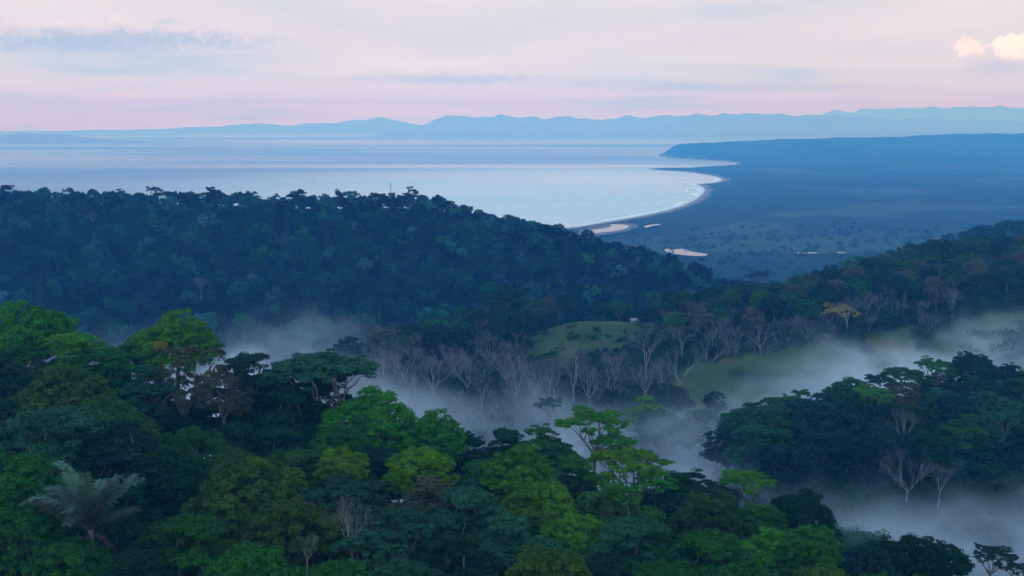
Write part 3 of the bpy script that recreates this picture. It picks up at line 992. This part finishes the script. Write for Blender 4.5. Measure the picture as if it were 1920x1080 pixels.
for px, py, Y, wpx, kd, colr, lab in KNOLL:
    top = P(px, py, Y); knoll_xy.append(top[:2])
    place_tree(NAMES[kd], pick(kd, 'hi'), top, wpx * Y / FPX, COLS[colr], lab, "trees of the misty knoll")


NAMED_KNOLL = [(*P(a[0], a[1], a[2])[:2], a[6]) for a in KNOLL]
for _ in range(900):
    Y = random.uniform(232, 292); px = random.uniform(1380, 2040)
    x = (px - 960) / FPX * (Y * math.cos(PITCH) + 75 * math.sin(PITCH))
    if min(np.hypot(a[0] - x, a[1] - Y) for a in knoll_xy) < 5.2: continue
    if Y < np.interp(px, [1380, 1560, 1700, 2040], [246, 240, 233, 232]): continue
    knoll_xy.append(np.array((x, Y)))
    z_ = GZfun(x, Y)
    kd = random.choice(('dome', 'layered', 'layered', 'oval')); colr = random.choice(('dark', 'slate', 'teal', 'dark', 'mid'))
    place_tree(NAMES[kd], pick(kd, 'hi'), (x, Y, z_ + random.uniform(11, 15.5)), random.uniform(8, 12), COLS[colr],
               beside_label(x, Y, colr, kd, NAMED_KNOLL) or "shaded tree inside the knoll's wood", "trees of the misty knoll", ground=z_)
print("knoll trees", len(knoll_xy))


def bare(px, pyb, Y, hpx, lab, group, kd='bare', wide=1.0, ground=None):
    """leafless tree by the column and row of its foot"""
    pr = pick(kd, 'mid')
    foot = P(px, pyb, Y)
    gz = GZfun(foot[0], foot[1])
    h = hpx * Y / FPX * random.uniform(.65, 1.0)
    s = h / pr["H"]
    root = bpy.data.objects.new("bare_tree", None); C.objects.link(root)
    root.location = (foot[0], foot[1], gz)
    root.scale = (s * wide, s * wide, s)
    root.rotation_euler = (random.uniform(-.08, .08), random.uniform(-.08, .08), random.uniform(0, 6.28))
    tag(root, lab, "tree", group)
    dz = (foot[2] - gz) / s
    for nm, key in (("trunk", "trunk"), ("crown", "crown")):
        o_ = bpy.data.objects.new(nm, pr[key]); o_.parent = root; o_.location = (0, 0, dz); C.objects.link(o_)


bare(1700, 925, 228, 140, "pale bare tree with fanned limbs at the foot of the misty knoll", "leafless trees", 'barewide', 1.25)
bare(1760, 930, 226, 95, "low bare sapling leaning beside the fanned pale tree", "leafless trees", 'bare', 1.2)
bare(1695, 838, 236, 85, "thin bare tree on the knoll's face above the fanned pale tree", "leafless trees")
BARE = [(905, 730, 372, 100, "bare tree with white vase-shaped limbs above the mist"), (860, 725, 378, 85, "bare tree left of the white vase-shaped one"), (950, 735, 366, 85, "bare tree right of the white vase-shaped one"),
        (930, 770, 345, 60, "small bare tree standing deepest in the mist"), (1000, 745, 362, 95, "bare tree at the start of the pale row"), (1040, 748, 360, 100, "tall bare tree in the middle of the pale row"),
        (1075, 755, 358, 95, "leaning bare tree in the pale row"), (1105, 760, 356, 90, "white-stemmed bare tree at the row's end"), (1140, 730, 372, 85, "bare tree below the round clearing"),
        (700, 720, 392, 85, "faint bare tree lost in mist at the slope's end"), (760, 735, 388, 95, "faint grey bare tree in the mist bank"), (810, 735, 384, 90, "grey bare tree between mist and vase-shaped tree"), (660, 710, 398, 70, "faintest bare tree in the mist beside the feathery canopy"),
        (1240, 735, 372, 90, "bare tree at the pasture's lower corner"), (1275, 735, 372, 100, "pink-grey bare tree at the pasture's lower corner"), (1210, 715, 385, 95, "bare tree with pale fine twigs below the dark hedge"),
        (1330, 700, 398, 95, "bare tree with a broad pale crown over the pasture edge"), (1370, 690, 400, 80, "slim bare tree left of the twisted one"), (1425, 690, 402, 90, "twisted tall bare tree above the pasture"), (1395, 690, 408, 75, "bare tree behind the twisted one"),
        (1575, 660, 432, 90, "bare tree under the yellow blossom"), (1615, 655, 432, 105, "tall white bare tree right of the yellow blossom"), (1665, 650, 438, 85, "bare tree with pinkish twigs along the pasture"), (1700, 645, 440, 75, "spreading bare tree with dark twigs along the pasture"),
        (1735, 638, 444, 70, "bare tree at the end of the pinkish row"), (1815, 580, 490, 75, "white forked dead tree standing high on the slope"), (1905, 585, 480, 60, "pale forked tree near the frame's edge"), (1790, 620, 452, 50, "low bare bush-like tree above the pasture"),
        (945, 605, 462, 50, "small grey bare tree in front of the tall dark crest tree"), (1130, 660, 425, 40, "thin forked bare tree inside the clearing"), (1435, 600, 480, 45, "short white snag among dark crowns"),
        (175, 430, 735, 40, "bare grey tree high on the blue ridge"), (375, 545, 625, 35, "white-trunked bare tree on the blue ridge's face")]
for px, py, Y, h, lab in BARE:
    bare(px, py, Y, h, lab, "leafless trees", wide=1.2)
NAMED_BARE = [(*P(a[0], a[1], a[2])[:2], a[-1]) for a in BARE if a[2] < 500]
bx = []
for _ in range(3000):
    Y = random.uniform(332, 475); px = random.uniform(630, 1800)
    if px > 1290 and Y > np.interp(px, [1290, 1450, 1600, 1760, 1920], [420, 430, 446, 464, 480]): continue
    if px > 1480 and Y < 410: continue
    if px > 1150 and Y < 362: continue
    if 985 < px < 1250 and Y > 380: continue
    x = (px - 960) / FPX * (Y * math.cos(PITCH) + 95 * math.sin(PITCH))
    if grass_mask(np.array([x]), np.array([Y]))[0] > 0 or (bx and min(np.hypot(a - x, b_ - Y) for a, b_ in bx) < 6.0): continue
    if len(bx) >= 165: break
    bx.append((x, Y))
    z_ = GZfun(x, Y)
    hgt_ = random.choice((5, 6.5, 8, 9, 10, 11, 13))
    near_ = min(NAMED_BARE, key=lambda n: (n[0] - x) ** 2 + (n[1] - Y) ** 2)
    lab_ = None
    for sz_ in ("small" if hgt_ < 8 else "middling" if hgt_ < 11 else "tall", "thin", "grey", "fine-twigged"):
        for nr_ in sorted(NAMED_BARE, key=lambda n: (n[0] - x) ** 2 + (n[1] - Y) ** 2)[:4]:
            dx = px - PX(nr_[0], nr_[1])
            rel_ = ("right of" if dx > 0 else "left of") if abs(dx) > 40 else ("behind" if Y > nr_[1] else "in front of")
            t_ = f"{sz_} leafless tree {rel_} the {nr_[2]}"
            if t_ not in USED and len(t_.split()) <= 16:
                lab_ = t_; USED.add(t_); break
        if lab_: break
    pr_ = pick('bare', 'mid')
    root = bpy.data.objects.new("bare_tree", None); C.objects.link(root)
    k_ = hgt_ / pr_["H"]
    root.location = (x, Y, z_); root.scale = (k_ * 1.25, k_ * 1.25, k_); root.rotation_euler = (random.uniform(-.06, .06), random.uniform(-.06, .06), random.uniform(0, 6.28))
    tag(root, lab_ or "small leafless tree scattered over the misty slope", "tree", "leafless trees")
    for nm, key in (("trunk", "trunk"), ("crown", "crown")):
        o_ = bpy.data.objects.new(nm, pr_[key]); o_.parent = root; C.objects.link(o_)
# pale-limbed tree in the near slope
for px, py, Y, h, lab in [(668, 1060, 97, 180, "dead tree with long pale forked limbs on the near slope"), (555, 1065, 92, 90, "pale broken limb tree in the dark gap of the olive crowns")]:
    bare(px, py, Y, h, lab, "leafless trees", wide=0.9)

# ---- far slope with the pasture: named crest trees, then the rest of the wood
SLOPE = [
    (955, 535, 482, 95, 'dome', 'dark', "tallest dark tree on the middle crest"),
    (925, 560, 478, 70, 'umbrella', 'slate', "dark umbrella tree left of the crest's tallest"),
    (870, 578, 470, 70, 'layered', 'mid', "green layered tree on the middle crest"),
    (810, 598, 462, 70, 'dome', 'mid', "rounded tree where the middle crest dips to the mist"),
    (1000, 575, 486, 60, 'dome', 'slate', "dark shoulder tree right of the crest's tallest"),
    (1240, 552, 500, 60, 'dome', 'mid', "round green tree above the round clearing"),
    (1375, 535, 520, 30, 'oval', 'rust', "small reddish-brown tree on the crest dip"),
    (1422, 508, 700, 50, 'umbrella', 'slate', "flat-topped lone tree beyond the crest dip"),
    (1575, 572, 428, 75, 'umbrella', 'gold', "yellow blossoming tree above the pasture"),
    (1540, 562, 446, 50, 'umbrella', 'olive', "pale green umbrella tree left of the yellow blossom"),
    (1855, 575, 470, 45, 'umbrella', 'yellow', "small yellow-green crown at the pasture's far end"),
    (1340, 738, 330, 50, 'oval', 'slate', "dark upright tree alone in the drifting mist"),
    (1215, 745, 320, 90, 'layered', 'yellow', "yellow-leaved tree at the mist's edge below the pasture"),
    (1240, 770, 310, 110, 'dome', 'teal', "teal dome at the mist's edge below the yellow-leaved tree"),
    (1160, 735, 340, 90, 'dome', 'dark', "dark dome at the lower end of the bare row"),
    (1320, 775, 305, 110, 'layered', 'teal', "layered tree in thin mist below the upright dark tree"),
    (1260, 720, 345, 80, 'dome', 'dark', "dark dome under the pasture's lower corner"),
    (1030, 748, 330, 60, 'umbrella', 'teal', "ghostly umbrella tree standing in the mist"),
    (1400, 775, 300, 90, 'layered', 'slate', "grey layered tree between mist and knoll"),
]
slope_xy = []
for px, py, Y, wpx, kd, colr, lab in SLOPE:
    top = P(px, py, Y); slope_xy.append(top[:2])
    place_tree(NAMES[kd], pick(kd, 'mid'), top, wpx * Y / FPX, COLS[colr], lab, "trees of the pasture slope")


def scatter(n, ylo, yhi, plo, phi, mind, ok, seed):
    r_ = np.random.RandomState(seed)
    pts = []
    for _ in range(n):
        Y = math.sqrt(r_.uniform(ylo ** 2, yhi ** 2)); px = r_.uniform(plo, phi)
        x = (px - 960) / FPX * (Y * math.cos(PITCH) + 70 * math.sin(PITCH))
        if not ok(px, Y, x): continue
        if pts:
            a = np.array(pts)
            if (np.hypot(a[:, 0] - x, a[:, 1] - Y) < mind).any(): continue
        pts.append((x, Y))
    return pts


def slope_ok(px, Y, x):
    if grass_mask(np.array([x]), np.array([Y]))[0] > 0.3: return False
    lo = np.interp(px, [500, 700, 900, 1200, 1290, 1450, 1600, 1760, 1920, 2000], [395, 400, 392, 388, 410, 420, 436, 454, 470, 476])
    hi = np.interp(px, [500, 700, 950, 1180, 1380, 1500, 1640, 1760, 1920], [440, 455, 500, 520, 540, 560, 585, 600, 620])
    if not lo < Y < hi: return False
    if 985 < px < 1250 and Y < 440: return False
    if 830 < px < 1160 and Y < 425: return random.random() < 0.35
    if 1180 < px < 1450 and Y < 420: return random.random() < 0.6
    return True


spts = scatter(9000, 380, 620, 480, 2000, 8.2, slope_ok, 4)
spts = [p for p in spts if min(np.hypot(p[0] - a[0], p[1] - a[1]) for a in slope_xy) > 4]
gzs, _ = ground_z(np.array([p[0] for p in spts]), np.array([p[1] for p in spts]))
print("slope trees", len(spts))
NAMED_SLOPE = [(*P(a[0], a[1], a[2])[:2], a[-1]) for a in SLOPE + BARE if a[2] < 560]
SL_LAB = {'mid': "mid-green tree in the wood above the pasture", 'dark': "dark green tree in the wood above the pasture", 'slate': "slate-green tree in the wood above the pasture",
          'teal': "teal tree in the wood above the pasture", 'olive': "olive tree in the wood above the pasture", 'brown': "brownish tree in the wood above the pasture"}
for (x, Y), gz in zip(spts[:290], gzs):
    kd = random.choice(('dome', 'dome', 'layered', 'umbrella', 'oval'))
    colr = random.choice(('mid', 'dark', 'dark', 'slate', 'slate', 'teal', 'mid', 'brown'))
    pxx = PX(x, Y)
    hh = random.uniform(11.5, 16.5)
    place_tree('slope_tree', pick(kd, 'mid'), (x, Y, gz + hh), random.uniform(8.5, 14), COLS[colr], beside_label(x, Y, colr, kd, NAMED_SLOPE) or SL_LAB[colr], "wood above the pasture", ground=gz)

# ---- blue ridge: the crest trees and the nearest ones singly, the rest as one wood
def ridge_ok(px, Y, x):
    hi = np.interp(px, [-200, 700, 820, 1000, 1200, 1380], [828, 822, 808, 788, 770, 752])
    lo = np.interp(px, [-200, 400, 800, 1100, 1300, 1400], [545, 545, 575, 620, 665, 720])
    return lo < Y < hi


rpts = np.array(scatter(20000, 540, 830, -120, 1400, 8.2, ridge_ok, 8))
rz, _ = ground_z(rpts[:, 0], rpts[:, 1])
rpx = np.array([PX(a, b_) for a, b_ in rpts])
crest_d = np.interp(rpx, [-200, 700, 820, 1000, 1200, 1380], [828, 822, 808, 788, 770, 752]) - rpts[:, 1]
score = np.where(crest_d < 26, 0, rpts[:, 1])
order = np.argsort(score)
print("ridge trees", len(rpts))
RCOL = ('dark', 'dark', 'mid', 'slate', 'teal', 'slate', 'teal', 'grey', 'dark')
def ridge_part(px):
    for lim, t_ in ((110, "at the frame's edge"), (260, "near the high bare grey tree"), (520, "above the tall rounded near tree"), (660, "left of the thin mast"), (800, "around the thin mast"), (960, "where the crest starts to fall"), (1120, "halfway down its falling shoulder")):
        if px < lim: return t_
    return "at its low end by the river"


g_wood = Geo()
wood_tint = []
rngw = np.random.RandomState(77)
for rank, i in enumerate(order):
    x, Y = rpts[i]; gz = rz[i]
    on_crest = crest_d[i] < 26
    if rank < 295:
        kd = random.choice(('umbrella', 'dome', 'dome', 'dome', 'layered') if on_crest else ('dome', 'dome', 'layered', 'oval'))
        colr = random.choice(RCOL)
        hh = random.choice((8, 8.5, 9, 9.5, 10.5, 12, 13.5)) if on_crest else random.uniform(9, 17)
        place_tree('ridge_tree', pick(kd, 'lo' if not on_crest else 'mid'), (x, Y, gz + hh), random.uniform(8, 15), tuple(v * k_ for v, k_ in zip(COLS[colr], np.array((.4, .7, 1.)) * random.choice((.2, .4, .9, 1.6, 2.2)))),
                   f"{WORD[colr]} {SHAPE[kd]} on the blue ridge's {'skyline' if on_crest else 'lower face'} {ridge_part(rpx[i])}",
                   "crest trees of the blue ridge" if on_crest else "lower trees of the blue ridge", ground=gz)
    else:
        kd = ('dome', 'layered', 'oval')[rngw.randint(3)]
        wd = rngw.uniform(7, 16); Rr = wd / 2
        c, lr, fl = crown_lobes(kd, rngw, Rr)
        k = rngw.permutation(len(c))[:14]
        c, lr = c[k], lr[k]
        sub = unit(rngw.normal(size=(len(c), 3, 3)) + np.array([0, 0, .5]))
        sc_ = c[:, None] + sub * lr[:, None, None] * .8
        n0_ = g_wood.n
        leaves(g_wood, sc_.reshape(-1, 3) + np.array([x, Y, gz + rngw.uniform(8, 18)]), np.repeat(lr * .55, 3), max(fl, .6), 14, 1.6, rngw)
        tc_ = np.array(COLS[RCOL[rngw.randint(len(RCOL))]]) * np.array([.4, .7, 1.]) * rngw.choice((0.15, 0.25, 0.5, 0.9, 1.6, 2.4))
        wood_tint.append(np.tile((*tc_, 1.0), (g_wood.n - n0_, 1)))
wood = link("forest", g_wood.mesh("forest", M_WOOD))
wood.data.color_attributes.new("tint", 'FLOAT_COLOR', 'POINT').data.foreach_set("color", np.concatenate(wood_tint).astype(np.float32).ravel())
tag(wood, "dense forest covering the blue ridge's face", "forest", kind="stuff")

# ---- crowns on the dark ridge behind, on the right, and the trees of the valley bottom: one far wood
g_far = Geo()
rngf = np.random.RandomState(5)


def far_wood(n, f):
    for _ in range(n):
        r_ = f()
        if r_ is None: continue
        x, Y, hh, Rr = r_
        gz = GZfun(x, Y)
        c, lr, fl = crown_lobes('dome', rngf, Rr)
        k = rngf.permutation(len(c))[:10]
        leaves(g_far, c[k] + np.array([x, Y, gz + hh]), lr[k], 0.7, 14, 1.7, rngf)


def fa():
    Y = rngf.uniform(800, 930); px = rngf.uniform(1700, 2050)
    return (px - 960) / FPX * Y * 1.0, Y, rngf.uniform(10, 17), rngf.uniform(4, 8)


def fb():
    Y = rngf.uniform(950, 2000); px = rngf.uniform(1180, 1760)
    return (px - 960) / FPX * Y, Y, rngf.uniform(7, 16), rngf.uniform(4, 9)


far_wood(160, fa)
far_wood(260, fb)
fw = link("distant_forest", g_far.mesh("distant_forest", M_LEAF)); fw.color = (*COLS['dark'], 1)
tag(fw, "distant forest on the far hill and the valley floor", "forest", kind="stuff")

# ---- undergrowth: bushes that close the gaps under the crowns, and the bushy knoll
g_b = Geo()
rb = np.random.RandomState(31)


def bushes(n, ylo, yhi, plo, phi, r0, r1, per, size, ok=None, lift=0.4):
    for _ in range(n):
        Y = rb.uniform(ylo, yhi); px = rb.uniform(plo, phi)
        x = (px - 960) / FPX * (Y * math.cos(PITCH) + 70 * math.sin(PITCH))
        if ok and not ok(px, Y, x): continue
        gz = GZfun(x, Y); r_ = rb.uniform(r0, r1)
        k = 5
        c = np.array([x, Y, gz + r_ * lift]) + rb.normal(size=(k, 3)) * r_ * np.array([.6, .6, .3])
        leaves(g_b, c, np.full(k, r_ * .7), .8, per, size, rb)


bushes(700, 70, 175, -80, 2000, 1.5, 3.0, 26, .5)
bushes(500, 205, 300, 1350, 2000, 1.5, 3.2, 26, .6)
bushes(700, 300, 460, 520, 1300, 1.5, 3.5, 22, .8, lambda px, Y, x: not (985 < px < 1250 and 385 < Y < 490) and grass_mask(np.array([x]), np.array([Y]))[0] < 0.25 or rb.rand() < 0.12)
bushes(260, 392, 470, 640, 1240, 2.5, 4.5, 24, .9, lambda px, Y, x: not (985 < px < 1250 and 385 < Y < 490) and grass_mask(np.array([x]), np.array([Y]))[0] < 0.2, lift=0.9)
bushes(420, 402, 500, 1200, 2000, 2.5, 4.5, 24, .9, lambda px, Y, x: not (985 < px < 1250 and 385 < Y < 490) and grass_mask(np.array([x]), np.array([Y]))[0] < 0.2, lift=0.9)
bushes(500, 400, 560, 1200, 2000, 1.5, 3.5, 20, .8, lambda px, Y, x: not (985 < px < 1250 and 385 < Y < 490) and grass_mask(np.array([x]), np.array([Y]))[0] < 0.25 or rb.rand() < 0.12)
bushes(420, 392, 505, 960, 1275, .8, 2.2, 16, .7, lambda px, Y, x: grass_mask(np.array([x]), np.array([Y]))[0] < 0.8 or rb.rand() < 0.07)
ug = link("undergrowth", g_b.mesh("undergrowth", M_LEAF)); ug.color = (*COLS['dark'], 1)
tag(ug, "dark undergrowth beneath the trees", "undergrowth", kind="stuff")
pass
g_b = Geo()
bushes(420, 165, 205, 1500, 1740, 1.2, 2.2, 30, .4)
bushes(200, 205, 235, 1480, 1680, 1.2, 2.4, 30, .4)
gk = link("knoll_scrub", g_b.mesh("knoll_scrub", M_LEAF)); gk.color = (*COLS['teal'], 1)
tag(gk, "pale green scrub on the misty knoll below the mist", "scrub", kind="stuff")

# ---- palm on the near slope
rp = np.random.RandomState(14)
M_FROND = leaf_material("palm_leaf", 0.2)
base_top = P(168, 992, 97)
gz = GZfun(base_top[0], base_top[1])
palm = bpy.data.objects.new("palm_tree", None); C.objects.link(palm)
palm.location = (base_top[0], base_top[1], gz)
tag(palm, "large palm with tall arching blue-green fronds on the near slope", "palm")
zt = base_top[2] - gz
t = Geo(); t.tube([(0, 0, -3), (0, 0, zt * .5), (0.1, 0, zt)], [.26, .24, .28], sides=8)
link("trunk", t.mesh("trunk", M_BARK, True), palm)


def frond(az, tilt, ln, curl, color, ragged=0.0, width=0.85):
    d0 = np.array([math.cos(az), math.sin(az), 0.])
    pts, p, el = [], np.array([0., 0, zt - .2]), math.pi / 2 - tilt
    nseg = 16
    for i in range(nseg + 1):
        pts.append(p.copy())
        p = p + (d0 * math.cos(el) + np.array([0, 0, math.sin(el)])) * ln / nseg
        el -= curl * (0.25 + 1.5 * (i / nseg) ** 2) / nseg
    pts = np.array(pts)
    g = Geo()
    g.tube(pts, np.linspace(.10, .015, nseg + 1), sides=4)
    side = np.cross(d0, (0, 0, 1.))
    tan = unit(np.gradient(pts, axis=0))
    for i in np.arange(2.5, nseg, 0.22):
        a = int(i); f_ = i - a
        q = pts[a] * (1 - f_) + pts[min(a + 1, nseg)] * f_
        tg = tan[a]
        up_ = np.cross(side, tg)
        for s_ in (-1, 1):
            if rp.rand() < ragged: continue
            l_ = width * (0.35 + 0.9 * math.sin(math.pi * min(1, (i - 1.5) / nseg * 0.98) ** 0.8)) * rp.uniform(.85, 1.15)
            dr = unit(side * s_ * .9 + tg * 0.55 + up_ * (-0.1 + rp.normal() * .22 + .25) + np.array([0, 0, -0.25]))
            e = q + dr * l_ + np.array([0, 0, -0.18 * l_])
            m_ = q + dr * l_ * .5
            wv = tg * 0.065
            g.add(np.array([q - wv, m_ - wv * 1.3, e, m_ + wv * 1.3]), np.array([[0, 1, 2, 3]]))
    o_ = link("frond", g.mesh("frond", M_FROND), palm)
    o_.color = color
    return o_


for k in range(22):
    az = k * 2.39996 + rp.normal() * .35
    t_ = 0.05 + 0.036 * k + rp.uniform(-.08, .08)
    colr = jitter_col((0.075, 0.135, 0.095) if k < 17 else (0.06, 0.075, 0.045))
    frond(az, t_, rp.uniform(5.0, 7.6), rp.uniform(0.9, 2.6), colr, 0.12)
for k in range(3):
    frond(k * 2.1 + .3, 2.2 + .10 * k, rp.uniform(2.6, 3.6), 0.6, (0.07, 0.06, 0.045, 1), 0.35, .6)["label"] = "dry brown hanging frond"

# ---- thin mast on the blue ridge and the pale-roofed shed on the middle crest
mp_ = P(733, 371, 810)
gz = GZfun(mp_[0], mp_[1])
top_z = P(733, 343, 810)[2]
mast = bpy.data.objects.new("mast", None); C.objects.link(mast); mast.location = (mp_[0], mp_[1], gz)
tag(mast, "thin upright mast among the crest trees of the blue ridge", "mast")
M_METAL = plain_material("dull_metal", (0.16, 0.16, 0.17), 0.6, 0.2, 2)
t = Geo(); t.tube([(0, 0, -1), (0, 0, (top_z - gz) * .6), (0, 0, top_z - gz)], [.28, .24, .18], sides=6)
link("pole", t.mesh("pole", M_METAL, True), mast)
t = Geo()
for hz in (.9, .96):
    t.tube([(-.9, 0, (top_z - gz) * hz), (0, 0, (top_z - gz) * hz + .05), (.9, 0, (top_z - gz) * hz)], [.09, .09, .09], sides=4)
link("antenna_arm", t.mesh("antenna_arm", M_METAL), mast)

sp_ = P(1188, 596, 478)
gz = GZfun(sp_[0], sp_[1])
zb = max(gz, sp_[2] - 3)
shed = bpy.data.objects.new("shed", None); C.objects.link(shed); shed.location = (sp_[0], sp_[1], gz)
shed.rotation_euler = (0, 0, .3)
tag(shed, "small pale-roofed shed among dark trees on the middle crest", "shed")
hw, hd, hh = 1.3, 1.0, 1.6
V = np.array([(-hw, -hd, -1), (hw, -hd, -1), (hw, hd, -1), (-hw, hd, -1), (-hw, -hd, hh), (hw, -hd, hh), (hw, hd, hh), (-hw, hd, hh)], float)
F = np.array([[0, 1, 5, 4], [1, 2, 6, 5], [2, 3, 7, 6], [3, 0, 4, 7]])
link("wall", mesh_np("wall", V, F, plain_material("shed_wall", (0.16, 0.15, 0.13), .9, .2, 1)), shed)
rw, rd = hw + .4, hd + .4
V = np.array([(-rw, -rd, hh - .1), (rw, -rd, hh - .1), (rw, 0, hh + 1.0), (-rw, 0, hh + 1.0), (rw, rd, hh - .1), (-rw, rd, hh - .1),
              (-rw, -rd, hh + .0), (rw, -rd, hh + .0), (rw, 0, hh + 1.12), (-rw, 0, hh + 1.12), (rw, rd, hh + .0), (-rw, rd, hh + .0)], float)
F = np.array([[0, 1, 2, 3], [3, 2, 4, 5], [6, 9, 8, 7], [9, 11, 10, 8], [0, 6, 7, 1], [4, 10, 11, 5], [1, 7, 8, 2], [2, 8, 10, 4], [3, 9, 6, 0], [5, 11, 9, 3]])
link("roof", mesh_np("roof", V, F, plain_material("tin_roof", (0.20, 0.20, 0.20), .4, .1, 1)), shed)

# ------------------------------------------------------------------ valley mist and haze
def box_mesh(name, lo, hi):
    x0, y0, z0 = lo; x1, y1, z1 = hi
    V = np.array([(x0, y0, z0), (x1, y0, z0), (x1, y1, z0), (x0, y1, z0), (x0, y0, z1), (x1, y0, z1), (x1, y1, z1), (x0, y1, z1)], float)
    F = np.array([[0, 3, 2, 1], [4, 5, 6, 7], [0, 1, 5, 4], [1, 2, 6, 5], [2, 3, 7, 6], [3, 0, 4, 7]])
    return mesh_np(name, V, F)


MIST_LO, MIST_HI = (-330, 150, 70), (330, 520, 150)
m, oo = new_mat("valley_mist")
tcn = N("ShaderNodeTexCoord")
ob = tcn.outputs["Object"]
sp3 = N("ShaderNodeSeparateXYZ"); L(ob, sp3.inputs[0])
big = noise(vmath('MULTIPLY', ob, (1, 1, 1.3)).outputs[0], 0.016, 3, 0.6, 0.8)
fin = noise(vmath('MULTIPLY', ob, (1, 1, 1.6)).outputs[0], 0.042, 5, 0.62, 1.2)
def edge(sock, a, b_):
    n = N("ShaderNodeMapRange"); n.interpolation_type = 'SMOOTHSTEP'
    L(sock, n.inputs[0]); n.inputs[1].default_value = a; n.inputs[2].default_value = b_
    return n.outputs[0]


# ragged upper side: the mist's top rises and falls with the noise
lvl = fmath('ADD', fmath('MULTIPLY', big, 54.0), 84.0)
rise = N("ShaderNodeMapRange"); rise.interpolation_type = 'SMOOTHSTEP'      # the mist piles up at the valley's mouth
L(fmath('SUBTRACT', sp3.outputs[0], fmath('MULTIPLY', fmath('SUBTRACT', sp3.outputs[1], 200.0), 0.25)), rise.inputs[0])
rise.inputs[1].default_value = 15; rise.inputs[2].default_value = 75; rise.inputs[3].default_value = 0; rise.inputs[4].default_value = 17
lvl = fmath('ADD', lvl, fmath('MULTIPLY', rise.outputs[0], fmath('ADD', edge(sp3.outputs[1], 226, 205), edge(sp3.outputs[1], 285, 310))))
dip = N("ShaderNodeMapRange"); dip.interpolation_type = 'SMOOTHSTEP'        # it thins out over the pasture
L(sp3.outputs[1], dip.inputs[0]); dip.inputs[1].default_value = 325; dip.inputs[2].default_value = 395
dip.inputs[3].default_value = 0; dip.inputs[4].default_value = 15
dip2 = N("ShaderNodeMapRange"); L(sp3.outputs[0], dip2.inputs[0])
dip2.inputs[1].default_value = -75; dip2.inputs[2].default_value = -20
lvl = fmath('SUBTRACT', lvl, fmath('MULTIPLY', dip.outputs[0], dip2.outputs[0]))
lvl = fmath('SUBTRACT', lvl, fmath('MULTIPLY', edge(sp3.outputs[0], -95, -135), 11.0))
hgt = N("ShaderNodeMapRange"); hgt.interpolation_type = 'SMOOTHSTEP'
L(fmath('SUBTRACT', lvl, sp3.outputs[2]), hgt.inputs[0])
hgt.inputs[1].default_value = -12; hgt.inputs[2].default_value = 16
hgt.inputs[3].default_value = 0; hgt.inputs[4].default_value = 1


e = fmath('MULTIPLY', edge(sp3.outputs[1], 158, 195), edge(sp3.outputs[1], 510, 400))
e = fmath('MULTIPLY', e, fmath('MULTIPLY', edge(sp3.outputs[0], -328, -260), edge(sp3.outputs[0], 328, 260)))
e = fmath('MULTIPLY', e, edge(sp3.outputs[2], 149, 138))
f2 = edge(fin, 0.38, 0.64)
dn = fmath('MULTIPLY', fmath('MULTIPLY', hgt.outputs[0], e), fmath('MULTIPLY', fmath('ADD', f2, 0.08), 0.046))
pv = N("ShaderNodeVolumePrincipled")
pv.inputs["Color"].default_value = (0.80, 0.91, 1.0, 1)
L(dn, pv.inputs["Density"])
L(pv.outputs[0], oo.inputs["Volume"])
m.cycles.volume_step_rate = 0.3
mist = link("mist", box_mesh("mist", MIST_LO, MIST_HI))
mist.data.materials.append(m)
tag(mist, "pale mist drifting through the valley between the slopes", "mist", kind="stuff")

m, oo = new_mat("haze_air")
pv = N("ShaderNodeVolumePrincipled")
pv.inputs["Color"].default_value = (0.075, 0.39, 1.0, 1)
pv.inputs["Absorption Color"].default_value = (1, 1, 1, 1)
pv.inputs["Density"].default_value = 0.00023
L(pv.outputs[0], oo.inputs["Volume"])
haze = link("haze", box_mesh("haze", (-62000, -3000, -25), (62000, 30500, 700)))
haze.data.materials.append(m)
tag(haze, "blue evening haze thickening with distance", "haze", kind="stuff")
